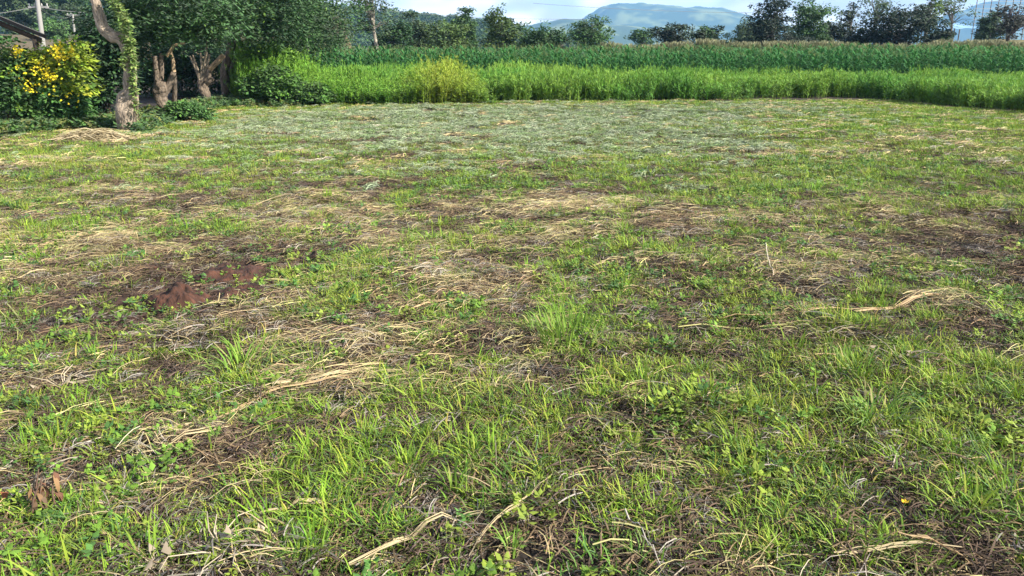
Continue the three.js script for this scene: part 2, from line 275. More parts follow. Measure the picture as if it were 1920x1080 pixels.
{
  const tall = [0, 1, 2, 3, 4, 5].map((k) => grassTuft(100 + k, 13 + k, 0.085 + 0.009 * k, 0.05, 0.0058, 0.05));
  const short = [0, 1, 2, 3, 4, 5].map((k) => grassTuft(200 + k, 17, 0.045 + 0.005 * k, 0.08, 0.0045, 0.09));
  const coarse = [0, 1, 2, 3].map((k) => grassTuft(300 + k, 22, 0.070 + 0.007 * k, 0.14, 0.0095, 0.16));
  scatter('grass', 'fresh green grass blades sprouting in the mown field', 'grass', tall, M.grass, sampleSpots(1, 26000, 1.5, 13, (x, z, d, r) => {
    const f = fields(x, z), w = clamp((f.g - 0.58) * 2.2); if (r() > w * 0.75) return null;
    const s = 0.45 + r() * 0.6 + 0.2 * w; return [x, ground(x, z) - .004, z, r() * 6.28, s, s * lerp(0.75, 1.1, w), grassColour(r, f.n1)];
  }));
  scatter('short_grass', 'short cut grass stubble over the mown field', 'grass', short, M.grass, sampleSpots(2, 70000, 1.5, 14, (x, z, d, r) => {
    const f = fields(x, z); if (r() > f.g * 0.92 + 0.03) return null; const s = 0.6 + r() * 0.7; return [x, ground(x, z) - .004, z, r() * 6.28, s, s * (0.7 + 0.5 * r()), grassColour(r, f.n1)];
  }));
  scatter('near_grass', 'dense short grass and sprouts in the nearest part of the field', 'grass', short, M.grass, sampleSpots(12, 24000, 1.5, 6.5, (x, z, d, r) => {
    const f = fields(x, z); if (r() > clamp(f.g * 1.05 - 0.1) * (1 - smooth(5, 6.5, d))) return null; const s = 0.6 + r() * 0.8; return [x, ground(x, z) - .004, z, r() * 6.28, s, s * (0.7 + 0.7 * r()), grassColour(r, f.n1)];
  }));
  scatter('distant_grass', 'yellowish green short grass in the middle of the mown field', 'grass', coarse, M.grass, sampleSpots(3, 80000, 10, 27, (x, z, d, r) => {
    const f = fields(x, z); if (r() > (f.g * 0.95 + 0.04) * smooth(10, 13, d)) return null; const s = 0.6 + r() * 0.7; let c = grassColour(r, f.n1 + 0.12); if (f.grey > 0.3) c = mixc(c, [0.20, 0.23, 0.12], 0.5 * f.grey);
    return [x, ground(x, z) - .004, z, r() * 6.28, s, s * (0.6 + 0.5 * r()), c];
  }, 12));
  const rosettes = [0, 1, 2, 3, 4].map((k) => weedRosette(400 + k, 6 + k, 0.030 + 0.006 * k));
  scatter('small_weeds', 'low broad-leaved weed seedlings among the grass', 'weeds', rosettes, M.leaf, sampleSpots(4, 34000, 1.5, 12, (x, z, d, r) => {
    const f = fields(x, z), w = fbm(x * 1.3 + 200, z * 1.3 + 90, 3); if (r() > clamp((w - 0.42) * 3.4) * (0.35 + 0.65 * f.g) * (1 - 0.5 * f.s)) return null;
    const s = 0.5 + r() * 0.7, k = 0.7 + r() * 0.6, c = r() < 0.3 ? [0.075, 0.18, 0.035] : r() < 0.55 ? [0.23, 0.31, 0.04] : [0.14, 0.26, 0.03]; return [x, ground(x, z), z, r() * 6.28, s, s * (0.7 + .5 * r()), c.map((e) => e * k)];
  }));
  // straw left by the mower, lying mostly along the swaths
  const wisps = [0, 1, 2, 3, 4, 5].map((k) => strawWisp(500 + k, 13, 0.15 + 0.03 * k, 0.0028, 0.24, 1.0, 0.024));
  const coarseWisps = [0, 1, 2, 3].map((k) => strawWisp(540 + k, 16, 0.24, 0.0065, 0.18, 0.9, 0.03));
  const strawColour = (r, f) => { const q = r(), k = 0.7 + r() * 0.55; const c = q < 0.5 ? [0.49, 0.40, 0.21] : q < 0.68 ? [0.36, 0.25, 0.14] : q < 0.88 ? [0.44, 0.41, 0.18] : [0.40, 0.36, 0.29]; return mixc(c, [0.15, 0.09, 0.06], f.bare * 0.6 * r()).map((e) => e * k); };
  scatter('straw', 'dry straw lying in loose swaths on the mown field', 'straw', wisps, M.straw, sampleSpots(5, 62000, 1.5, 14, (x, z, d, r) => {
    const f = fields(x, z); if (r() > f.s * f.s * 1.0) return null;
    return [x, ground(x, z) + r() * r() * 0.05 * f.s - 0.006, z, (fbm(x * .7 + 31, z * .7, 2) - 0.4) * 2.4 + (r() - .5) * 2.4, 0.55 + r() * 0.7, 0.5 + r() * 1.0, strawColour(r, f), (r() - .5) * .3, (r() - .5) * .22];
  }));
  scatter('distant_straw', 'pale straw in rows across the far half of the mown field', 'straw', coarseWisps, M.straw, sampleSpots(6, 42000, 10, 27, (x, z, d, r) => {
    const f = fields(x, z); if (r() > f.s * f.s * 1.2 * smooth(10, 13, d) * (1 - 0.4 * f.grey)) return null;
    return [x, ground(x, z) + r() * r() * 0.05 * f.s - 0.006, z, (fbm(x * .7 + 31, z * .7, 2) - 0.4) * 2 + (r() - .5) * 2.2, 0.6 + r() * 0.7, 0.5 + r() * 1.0, strawColour(r, f), (r() - .5) * .3, (r() - .5) * .22];
  }, 12));
  const hay = [0, 1, 2, 3].map((k) => strawWisp(580 + k, 46, 0.15, 0.0048, 0.40, 3.1, 0.028));
  scatter('cut_hay', 'grey-green freshly cut hay wilting at the far side of the field', 'hay', hay, M.straw, sampleSpots(7, 44000, 4, 27, (x, z, d, r) => {
    const f = fields(x, z); if (r() > f.grey * 0.7 * smooth(0.30, 0.62, f.n2 * 0.6 + f.n1 * 0.4)) return null; const k = 0.75 + r() * 0.35, c = r() < 0.6 ? [0.27, 0.34, 0.20] : r() < .5 ? [0.33, 0.37, 0.25] : [0.18, 0.28, 0.10];
    const s = d < 9 ? 0.5 : 0.7 + r() * 0.6; return [x, ground(x, z) + r() * 0.03, z, r() * 6.28, s, s * (0.5 + r()), c.map((e) => e * k), (r() - .5) * .3, (r() - .5) * .3];
  }, 12));
  // chopped brown litter that covers the soil
  const litter = [0, 1, 2, 3, 4, 5].map((k) => strawWisp(620 + k, 30, 0.10, 0.0030, 0.24, 3.1, 0.014));
  scatter('litter', 'chopped brown dead grass matted on the soil', 'litter', litter, M.matte, sampleSpots(8, 44000, 1.5, 16, (x, z, d, r) => {
    const f = fields(x, z); if (r() > 0.75 - 0.5 * f.bare) return null; const q = r(), k = 0.6 + r() * 0.7, c = q < 0.4 ? [0.075, 0.050, 0.034] : q < 0.7 ? [0.17, 0.12, 0.068] : q < 0.85 ? [0.10, 0.07, 0.055] : [0.22, 0.20, 0.17];
    const s = 0.8 + r() * 0.7; return [x, ground(x, z) + .002, z, r() * 6.28, s, s, c.map((e) => e * k), (r() - .5) * .12, (r() - .5) * .12];
  }));
}

// ---------------------------------------------------------------- dug red soil
{
  const looks = ['smooth reddish brown heap of dug soil with a yellow leaf on its flank', 'broad crumbly red soil heap with dead twigs lying over it', 'small red soil heap crumbling beside the broad one', 'low dark red soil heap behind the smooth one', 'little dark soil heap alone among the grass', 'flat red clod pile between the two large heaps'];
  HP.forEach(([hx, hz, rad, hgt], n) => {
    const g = new GB(), N = 46, rr = rngOf(900 + n), y0 = ground(hx, hz), tops = [];
    for (let a = 0; a <= 18; a++) for (let b = 0; b < N; b++) {
      const t = a / 18, ph = b / N * 6.283, bump = 1 + 0.5 * (fbm(Math.cos(ph) * 1.4 + n * 7, Math.sin(ph) * 1.4 + 3, 3) - 0.5), q = t * rad * 1.5 * bump;
      const x = Math.cos(ph) * q, z = Math.sin(ph) * q, y = hgt * Math.pow(Math.max(0, 1 - t * t), .9) * (.35 + 1.3 * fbm(x * 9 + n * 3, z * 9 + 5, 4)) + 0.045 * (fbm(x * 34 + 8, z * 34 + n, 3) - .5) - 0.03 * t - 0.012;
      const k = 0.8 + 0.5 * fbm(x * 20 + 5, z * 20 + n, 3), c = n === 4 ? [0.060, 0.032, 0.024] : [0.088, 0.037, 0.024];
      g.v(x, y, z, c.map((e) => e * k), x / 1.6, z / 1.6);
    }
    for (let a = 0; a < 18; a++) for (let b = 0; b < N; b++) { const p = a * N + b, q = a * N + (b + 1) % N; g.i.push(p, q, q + N, p, q + N, p + N); }
    const o = thing('soil_heap', looks[n], 'soil heap', [hx, y0, hz], 'red soil heaps dug up in the field');
    g.build('heap', M.soil, o);
    for (let k = 0; k < 34; k++) {                                         // loose clods round its foot
      const a = rr() * 6.283, q = rad * (0.6 + rr() * 1.5), s = 0.008 + rr() * rr() * 0.034, ge = new THREE.IcosahedronGeometry(s, 1), p = ge.attributes.position;
      for (let i = 0; i < p.count; i++) { const f = 0.75 + 0.5 * vnoise(p.getX(i) * 90 + k, p.getY(i) * 90 + p.getZ(i) * 70); p.setXYZ(i, p.getX(i) * f, p.getY(i) * f * 0.8, p.getZ(i) * f); }
      ge.setAttribute('color', new THREE.Float32BufferAttribute(new Array(p.count).fill([0.095, 0.041, 0.027]).flat(), 3)); ge.computeVertexNormals();
      const m = new THREE.Mesh(ge, M.soil), wx = hx + Math.cos(a) * q, wz = hz + Math.sin(a) * q; m.name = 'clod'; m.position.set(wx - hx, ground(wx, wz) - y0 + s * 0.4, wz - hz); m.castShadow = m.receiveShadow = true; o.add(m);
    }
  });
}

// ---------------------------------------------------------------- single stalks, sticks and plants on the field
function stalk(pixels, rad, c, name, label, category, group, lift = 0.02, fray = 0) {
  rad *= rad > .0065 ? .62 : .85; const p0 = pix(...pixels[0]), base = [p0[0], ground(p0[0], p0[2]), p0[2]], g = new GB(), pts = [], rnd = rngOf(Math.round(pixels[0][0] * 7 + pixels[0][1]));
  const W0 = pixels.map(([x, y]) => pix(x, y));
  const n = 9, cur = new THREE.CatmullRomCurve3(W0.map(V));
  for (let k = 0; k <= n; k++) { const p = cur.getPoint(k / n); pts.push([p.x - base[0], ground(p.x, p.z) - base[1] + rad + lift * (0.5 + 1.2 * vnoise(k * 0.7 + pixels[0][0], 3)), p.z - base[2]]); }
  g.tube(pts, pts.map((_, k) => rad * lerp(.6, 0.25, k / n)), 6, c);
  for (let f = 0; f < fray * 1.5; f++) {                                  // the stalk has split into strands
    const k0 = Math.floor(rnd() * n * .5), k1 = Math.min(n, k0 + 3 + Math.floor(rnd() * n * .6)), o1 = (rnd() - .5) * rad * 6, o2 = o1 + (rnd() - .5) * rad * 9, w = rad * (.25 + rnd() * .3), run = [];
    for (let k = k0; k <= k1; k++) { const t = (k - k0) / (k1 - k0), o = lerp(o1, o2, t), q = pts[k]; run.push([q[0] + o * .4, q[1] + rad * (rnd() - .2), q[2] + o]); }
    g.ribbon(run, run.map((_, k) => k === run.length - 1 ? w * .3 : w), [.2, .6 * (rnd() > .5 ? 1 : -1), .77], tint(c, 0.6 + rnd() * .55));
  }
  for (let f = 0; f < fray; f++) {                                        // split fibres and side leaves along the stalk
    const k = Math.floor(rnd() * (n - 2)), a = pts[k], b = pts[Math.min(n, k + 2 + Math.floor(rnd() * 3))], off = (rnd() - .5) * 0.10, up = rnd() * 0.03, w = rad * (0.5 + rnd());
    g.ribbon([a, [(a[0] + b[0]) / 2, (a[1] + b[1]) / 2 + up, (a[2] + b[2]) / 2 + off * .4], [b[0] + (rnd() - .5) * .03, b[1] + rnd() * .03, b[2] + off]], [w * .5, w * .4, w * .1], [0, 0.5, 0.85], tint(c, 0.75 + rnd() * .5));
  }
  const o = thing(name, label, category, base, group); g.build('stem', M.straw, o); return o;
}
const PALE = [0.42, 0.34, 0.20], GREYST = [0.36, 0.33, 0.29], TAN = [0.44, 0.31, 0.17];
stalk([[655, 1072], [740, 1035], [830, 992], [905, 982]], .0042, PALE, 'dry_stalk', 'long bleached split stalk curving through the grass', 'stalk', null, .03, 10);
stalk([[880, 1050], [930, 985], [1000, 938], [1035, 905]], .004, PALE, 'dry_stalk', 'bleached split stalk crossing the tip of the long curved one', 'stalk', null, .04, 8);
stalk([[1170, 990], [1195, 1015], [1215, 1045], [1238, 1078]], .006, GREYST, 'grey_stick', 'bare grey twig lying in green grass', 'stick', null, .04);
stalk([[1432, 478], [1435, 500], [1442, 525], [1448, 545]], .009, [0.52, 0.45, 0.36], 'grey_stick', 'pale crooked stick standing out over dark litter', 'stick', null, .06);
const loose = 'loose straw stalks lying across the field';
for (const [pts, c, rad] of [[[[270, 862], [350, 840], [420, 822], [500, 790]], PALE, .006], [[[260, 806], [330, 804], [400, 790], [480, 752]], PALE, .006], [[[400, 790], [480, 752], [560, 735], [660, 715]], TAN, .006], [[[480, 740], [570, 725], [640, 712], [700, 704]], PALE, .005],
  [[[1260, 815], [1310, 780], [1360, 760], [1400, 742]], PALE, .006], [[[1600, 605], [1680, 590], [1760, 575], [1830, 562]], TAN, .008], [[[1270, 640], [1400, 632], [1500, 634], [1610, 645]], [0.45, 0.42, 0.17], .009], [[[1340, 620], [1450, 612], [1560, 605], [1660, 596]], TAN, .008],
  [[[20, 535], [60, 525], [100, 515], [150, 505]], PALE, .008], [[[480, 385], [560, 372], [640, 368], [720, 366]], PALE, .014], [[[640, 342], [680, 340], [730, 339], [780, 341]], PALE, .014], [[[160, 380], [230, 378], [300, 374], [360, 370]], PALE, .013], [[[700, 392], [750, 388], [800, 391], [850, 396]], [0.46, 0.43, 0.2], .014],
  [[[1190, 505], [1250, 498], [1300, 488], [1340, 478]], PALE, .010], [[[1080, 515], [1130, 505], [1200, 492], [1260, 494]], PALE, .010], [[[700, 600], [760, 585], [820, 570], [880, 562]], TAN, .007], [[[1560, 1060], [1640, 1052], [1720, 1045], [1800, 1048]], PALE, .005], [[[1680, 1030], [1740, 1040], [1800, 1060], [1860, 1078]], TAN, .005],
  [[[0, 590], [25, 610], [45, 640], [70, 668]], [0.42, 0.42, 0.15], .008], [[[15, 580], [40, 605], [62, 628], [85, 650]], [0.40, 0.40, 0.16], .007], [[[190, 1010], [230, 1035], [270, 1060], [300, 1078]], TAN, .005], [[[480, 970], [540, 960], [600, 950], [640, 948]], PALE, .005]])
  stalk(pts, rad, c, 'straw_stalk', c === PALE ? 'bleached pale straw stalk lying loose on the mown field' : c === TAN ? 'tan brown straw stalk lying loose on the mown field' : 'yellow-green half dry stalk lying loose on the mown field', 'stalk', loose, .025, 6);
// dead bleached roots and stems sticking up
{
  const spots = [[420, 1040, 0.20, 'bleached dead weed with splayed grey stems, biggest of its kind'], [300, 1065, 0.10, 'small tangle of pale grey dead stems with crumpled leaves'], [120, 720, 0.16, 'withered grey weed lying flat beside green seedlings'], [1690, 690, 0.20, 'ashy grey heap of withered leaves on dark litter'], [1500, 495, 0.2, 'whitish withered clump behind the pale crooked stick']];
  spots.forEach(([px, py, s, label], n) => {
    const p = pix(px, py), r = rngOf(1200 + n), g = new GB(), o = thing('dead_weed', label, 'dead weed', [p[0], ground(p[0], p[2]), p[2]], null);
    for (let k = 0; k < 16; k++) { const a = r() * 6.283, L = s * (0.4 + r() * 0.9), e = 0.15 + r() * 0.7; g.tube([[0, -.01, 0], [Math.cos(a) * L * .35, L * .4 * e, Math.sin(a) * L * .35], [Math.cos(a + .3) * L * .75, L * .55 * e, Math.sin(a + .3) * L * .75], [Math.cos(a + .5 * r()) * L, L * .35 * e, Math.sin(a + .5 * r()) * L]], [.003, .0026, .002, .001], 5, tint([0.36, 0.30, 0.22], 0.7 + r() * .5)); }
    g.build('stems', M.straw, o);
    const l = new GB(); for (let k = 0; k < 14; k++) { const a = r() * 6.283, q = s * r() * .8, d = [Math.cos(a), (r() - .5), Math.sin(a)]; l.leaf([Math.cos(a * 3) * q, .01 + r() * .04, Math.sin(a * 3) * q], d, [-Math.sin(a), r() - .5, Math.cos(a)], .03 + r() * .035, .010 + r() * .008, .5, tint([0.25, 0.205, 0.15], 0.7 + r() * .7)); }
    l.build('withered_leaves', M.matte, o);
  });
}
// withered brown weed with hanging leaves
{
  const p = pix(100, 965), r = rngOf(77), o = thing('brown_weed', 'withered upright weed hung with curled rust-brown leaves', 'dead weed', [p[0], ground(p[0], p[2]), p[2]]);
  const g = new GB(); const stems = [];
  for (let k = 0; k < 5; k++) { const bx = (r() - .5) * .16, bz = (r() - .5) * .08, h = .07 + r() * .09, t = (r() - .5) * .16; g.tube([[bx, -.01, bz], [bx + t * .4, h * .5, bz], [bx + t, h, bz - .03]], [.004, .0035, .002], 6, [0.10, 0.06, 0.04]); stems.push([bx, bz, h, t]); }
  g.build('stems', M.straw, o);
  for (let k = 0; k < 30; k++) {
    const [bx, bz, h, t] = stems[k % 5], u = .25 + .75 * r(), a = r() * 6.283, L = .03 + r() * .045, l = new GB(), c = tint([[0.13, 0.055, 0.028], [0.09, 0.055, 0.03], [0.20, 0.115, 0.05]][k % 3], 0.7 + r() * .6);
    const dx = Math.cos(a), dz = Math.sin(a); l.ribbon([[0, 0, 0], [dx * L * .35, -L * .25, dz * L * .35], [dx * L * .45, -L * .7, dz * L * .45], [dx * L * .3, -L, dz * L * .3]], [.003, .009, .007, 0], [-dz * .9, (r() - .5) * 1.2, dx * .9], c);
    const m = l.build('leaf', M.straw, o); m.position.set(bx + t * u, h * u, bz - .03 * u);
  }
}
// tussocks and tufts that stand out from the rest
{
  const spots = [[455, 690, .24, 90, .40, 'tussock of coarse grass with long arching blades beside dug soil'], [1060, 640, .20, 190, .55, 'largest bright green clump of fresh grass amid straw'], [1600, 705, .17, 70, .30, 'lush green grass tuft beside the grey withered heap'], [660, 960, 0.15, 26, .12, ''], [1640, 790, .18, 90, .34, 'pale green grass clump with blades bent over to the side'], [960, 1035, .15, 12, .05, 'three broad bright upright blades beside the split stalks'], [850, 920, .17, 26, .10, 'yellow-green grass shock with V-spread blades']];
  spots.forEach(([px, py, h, n, sp, label], q) => {
    if (!label) return; const p = pix(px, py), r = rngOf(1300 + q), g = new GB();
    for (let k = 0; k < n; k++) { const a = r() * 6.283, d = Math.sqrt(r()) * sp * .4, tone = .8 + r() * .5, c = (r() < .12 ? [0.33, 0.30, 0.12] : mixc([0.13, 0.27, 0.03], [0.20, 0.30, 0.04], r())).map((v) => v * tone); blade(g, r, Math.cos(a) * d, Math.sin(a) * d, a + (r() - .5), h * (.5 + r() * .6), q === 0 || q === 4 ? .5 + r() * .9 : .1 + r() * .6, .0072 * (.7 + r() * .6), c, .5); }
    const o = thing('grass_clump', label, 'grass clump', [p[0], ground(p[0], p[2]), p[2]]); g.build('blades', M.grass, o);
  });
}
// fallen leaves on the soil and a yellow flower
{
  const bits = [[354, 546, .028, [0.45, 0.42, 0.10], 'fallen_leaf', 'pale yellow leaf lying on the smooth red soil heap', 'leaf', .07], [1692, 967, .02, [0.75, 0.50, 0.02], 'yellow_flower', 'tiny yellow flower head in short grass', 'flower', .05], [22, 940, .05, [0.26, 0.09, 0.04], 'fallen_leaf', 'curled rust-red leaf beside the brown withered weed', 'leaf', .05]];
  bits.forEach(([px, py, s, c, name, label, cat, up], q) => { const p = pix(px, py), g = new GB(), n = q === 1 ? 6 : 2; for (let k = 0; k < n; k++) { const a = q === 1 ? k / n * 6.283 : 0.5 + k * 2.6; g.leaf([0, 0, 0], [Math.cos(a) * .9, .3, Math.sin(a) * .9], [-Math.sin(a), .2, Math.cos(a)], s * (k ? .8 : 1), s * .34, .4, c); } if (q === 1) g.tube([[0, -up, 0], [0, 0, 0]], [.002, .0015], 5, [0.1, 0.2, 0.03]); const o = thing(name, label, cat, [p[0], ground(p[0], p[2]) + up, p[2]]); g.build(q === 1 ? 'petals' : 'blade', M.leaf, o); });
}

// ---------------------------------------------------------------- uncut weeds beyond the mown field
function weedPlant(seed, h, leaves, flower) {
  const r = rngOf(seed), g = new GB();
  for (let s = 0; s < 4; s++) {
    const a = r() * 6.283, lean = r() * .28, hh = h * (.55 + r() * .55), bx = Math.cos(a) * .09, bz = Math.sin(a) * .09, X = (t) => bx + Math.cos(a) * lean * hh * t * t, Z = (t) => bz + Math.sin(a) * lean * hh * t * t;
    g.ribbon([[X(0), -.02, Z(0)], [X(.5), hh * .5, Z(.5)], [X(1), hh, Z(1)]], [.006, .005, .003], [Math.sin(a), 0, -Math.cos(a)], [1.25, 1.05, 1.1]);
    for (let k = 0; k < leaves; k++) {
      const t = .08 + .9 * Math.pow(r(), .8), b = r() * 6.283, e = .35 + r() * .85, L = (.10 + r() * .15) * (1.15 - .5 * t), tone = .65 + r() * .7;
      g.leaf([X(t), hh * t, Z(t)], [Math.cos(b) * Math.cos(e), Math.sin(e), Math.sin(b) * Math.cos(e)], [-Math.sin(b), (r() - .5) * .4, Math.cos(b)], L, L * .11, .2, [tone * (.9 + .3 * r()), tone, tone]);
    }
    for (let k = 0; k < flower; k++) { const b = r() * 6.283, t = .86 + r() * .2; g.leaf([X(1) + (r() - .5) * .04, hh * t, Z(1) + (r() - .5) * .04], [Math.cos(b) * .35, .93, Math.sin(b) * .35], [-Math.sin(b), 0, Math.cos(b)], .06 + r() * .05, .007, .1, [1.5, 1.3, 1.4]); }
  }
  return g.geometry();
}
{
  const geos = [0, 1, 2, 3, 4].map((k) => weedPlant(1500 + k, .69 + .025 * k, 13, 5)), r = rngOf(41), list = [], tallList = [];
  for (let n = 0; n < 26000; n++) {
    const d = lerp(17, 33.5, r()), x = lerp(-13, 32, r()), b = x / d, e = edge(b), wob = (fbm(x * .8 + 3, d * .3, 3) - .5) * 1.8 + (r() - .6) * .5;
    if (d < e + .3 + wob || b < -0.36) continue;
    if (b > -.30 || d > e + .5) {
      const q = fbm(x * .35, d * .35 + 8, 3), k = .8 + r() * .4, c = mixc([0.085, 0.24, 0.028], [0.165, 0.31, 0.038], clamp(q * 2.6 - .8 + (r() - .5) * .5)).map((v) => v * k), s = .85 + r() * .3, hs = (.40 + 1.15 * fbm(x * .55 + 20, d * .7, 4)) * lerp(1.06, .86, smooth(-2, 20, x)) * (.9 + r() * .2) * lerp(.55, 1, smooth(-.5, 1.0, d - e));
      list.push([x, ground(x, -d), -d, r() * 6.28, s, hs, c]);
    }
  }
  scatter('uncut_weeds', 'waist-high light green weeds left standing beyond the mown field', 'weeds', geos, M.leaf, list);
  // taller bright growth at the left end, yellowing in one stretch
  const tallGeo = [0, 1, 2, 3].map((k) => weedPlant(1560 + k, 1.32, 18, 6));
  for (let n = 0; n < 2600; n++) {
    const px = lerp(455, 930, r()), d = lerp(24.6, 29, r()), p = at(px, 150, d), yellow = Math.exp(-Math.pow((px - 835) / 60, 2)), left = smooth(640, 500, px), prof = .46 + .50 * Math.exp(-Math.pow((px - 830) / 65, 2)) + .92 * left + .22 * Math.exp(-Math.pow((px - 640) / 80, 2));
    if (r() < smooth(860, 935, px)) continue; const k = .8 + r() * .4, c = mixc([0.125, 0.31, 0.03], [0.27, 0.34, 0.035], yellow * .7 + r() * .2).map((v) => v * k), hs = prof * (.65 + r() * .45) * lerp(.7, 1, smooth(24.6, 26.5, d));
    tallList.push([p[0], ground(p[0], -d), -d, r() * 6.28, .9 + r() * .4, hs, c]);
  }
  scatter('tall_weeds', 'taller bright weeds near the hedge, partly turning yellow', 'weeds', tallGeo, M.leaf, tallList);
}

// ---------------------------------------------------------------- maize
function maizePlant(seed, h) {
  const r = rngOf(seed), g = new GB(), turn = r() * 3.14;
  g.tube([[0, -.02, 0], [.01, h * .5, 0], [0, h * .93, .01]], [.014, .011, .005], 5, [0.085, 0.19, 0.045]);
  for (let k = 0; k < 11; k++) {
    const t = .12 + .8 * k / 10.5, a = turn + (k % 2) * Math.PI + (r() - .5) * .9, L = (.55 + r() * .25) * (1 - .35 * Math.abs(t - .55)), rise = .62 + r() * .25, c = tint([0.040, 0.150, 0.036], .75 + r() * .55), pts = [];
    for (let q = 0; q < 6; q++) { const u = q / 5, o = L * (.78 * u), y = h * t + L * (rise * u - .95 * u * u * u * (.6 + .5 * r() * .3)); pts.push([Math.cos(a) * o, y, Math.sin(a) * o]); }
    g.ribbon(pts, [.018, .032, .036, .030, .018, 0], [-Math.sin(a), (r() - .5) * .5, Math.cos(a)], c);
  }
  for (let k = 0; k < 6; k++) { const a = r() * 6.283, L = .14 + r() * .10; g.ribbon([[0, h * .92, 0], [Math.cos(a) * L * .35, h * .92 + L * .7, Math.sin(a) * L * .35], [Math.cos(a) * L * .7, h * .92 + L * .9, Math.sin(a) * L * .7]], [.006, .005, .002], [-Math.sin(a), 0, Math.cos(a)], [0.17, 0.22, 0.08]); }
  return g.geometry();
}
const maizeTop = (x) => 1 + 0.05 * (fbm(x * .12 + 6, 2, 3) - .5) + .05 * smooth(10, 20, x) - .05 * smooth(20, 26, x);
{
  const geos = [0, 1, 2, 3, 4].map((k) => maizePlant(1700 + k, 1.58 + .045 * k)), r = rngOf(52), rest = [];
  for (let row = 0; row < 16; row++) for (let x = -18 - row * .6; x < 33 + row * .6; x += .22 * (.85 + r() * .3)) {
    const d = 34.4 + row * .8 + (r() - .5) * .16, xx = x + (r() - .5) * .06, s = maizeTop(x) * (.76 + .34 * r()) * (row === 0 ? .96 : 1), rot = r() * 6.28, gi = Math.floor(r() * 5), k = .85 + r() * .3;
    if (xx / d < -0.30) continue;
    if (row === 0 && xx > -10.2 && xx < 27) {
      const m = new THREE.Mesh(geos[gi], M.gloss); m.position.set(xx, ground(xx, -d), -d); m.rotation.y = rot; m.scale.set(1, s, 1); m.castShadow = m.receiveShadow = true;
      place(m, 'maize_plant', 'tall green maize plant in the front row behind the weeds', 'maize', 'maize plants in the front row');
    } else rest.push([xx, ground(xx, -d), -d, rot, 1, s, [k, k, k]]);
  }
  scatter('maize_field', 'dense green maize standing behind its front row', 'maize', geos, M.gloss, rest);
  // pale plumed cane and ripe grass behind the maize
  const cane = [0, 1, 2].map((k) => { const q = rngOf(1800 + k), g = new GB(); for (let s = 0; s < 5; s++) { const a = q() * 6.28, h = 1.62 + q() * .3, bx = (q() - .5) * .5, bz = (q() - .5) * .5; g.ribbon([[bx, 0, bz], [bx, h, bz]], [.01, .006], [1, 0, 0], [0.22, 0.22, 0.10]); for (let j = 0; j < 8; j++) { const b = q() * 6.28, y = h * (.3 + .6 * q()); g.leaf([bx, y, bz], [Math.cos(b) * .6, .75, Math.sin(b) * .6], [-Math.sin(b), 0, Math.cos(b)], .5, .02, .2, [0.14, 0.18, 0.07]); } for (let j = 0; j < 7; j++) { const b = q() * 6.28; g.leaf([bx, h * .97, bz], [Math.cos(b) * .4, .9, Math.sin(b) * .4], [-Math.sin(b), 0, Math.cos(b)], .3, .03, .1, [0.27, 0.27, 0.15]); } } return g.geometry(); });
  const list = []; for (let n = 0; n < 360; n++) { const px = lerp(1130, 1990, r()), d = lerp(49.5, 52.5, r()), p = at(px, 90, d); if (px < 1260 && r() < .4) continue; const k = .7 + r() * .6; list.push([p[0], 0, -d, r() * 6.28, .9, (.92 + .24 * fbm(p[0] * .4, 3, 2)) * (.95 + .1 * r()), [k, k, k]]); }
  scatter('cane', 'pale plumed cane standing behind the maize', 'cane', cane, M.leaf, list);
}

// ---------------------------------------------------------------- foliage
function crown(name, seed, blobs, opt, parent, mat = M.leaf) {            // blobs: [x, y, z, rx, ry, rz]; leaves in clusters on twigs through the volume
  const r = rngOf(seed), g = new GB(), { clusters = 40, leaves = 60, size = .1, spread = .45, colours, aspect = .3, hollow = .35, droop = .2 } = opt;
  const vol = blobs.map((b) => b[3] * b[4] * b[5]), sum = vol.reduce((a, b) => a + b, 0);
  blobs.forEach((b, bi) => {
    const n = Math.max(3, Math.round(clusters * vol[bi] / sum));
    for (let k = 0; k < n; k++) {
      let x, y, z, q; do { x = r() * 2 - 1; y = r() * 2 - 1; z = r() * 2 - 1; q = Math.hypot(x, y, z); } while (q > 1 || q < hollow * r());
      const cx = b[0] + x * b[3], cy = b[1] + y * b[4], cz = b[2] + z * b[5], rs = spread * (.55 + r() * .8), base = colours[Math.floor(r() * r() * colours.length)], ct = .55 + r() * .8;
      const flat = .45 + r() * .4;
      for (let j = 0; j < leaves; j++) {
        const a = r() * 6.283, e = Math.acos(2 * r() - 1), rad = rs * Math.cbrt(r()), px = cx + Math.cos(a) * Math.sin(e) * rad, py = cy + Math.cos(e) * rad * flat, pz = cz + Math.sin(a) * Math.sin(e) * rad;
        const b2 = a + (r() - .5) * 1.6, el = (r() - .5) * 1.4 - droop, tone = ct * (.75 + r() * .5), L = size * (.6 + r() * .8), tw = (r() - .5) * 1.6;
        g.leaf([px, py, pz], [Math.cos(b2) * Math.cos(el), Math.sin(el), Math.sin(b2) * Math.cos(el)], [-Math.sin(b2) * Math.cos(tw), Math.sin(tw), Math.cos(b2) * Math.cos(tw)], L, L * aspect, .2, [base[0] * tone, base[1] * tone, base[2] * tone]);
      }
    }
  });
  return g.build(name, mat, parent);
}
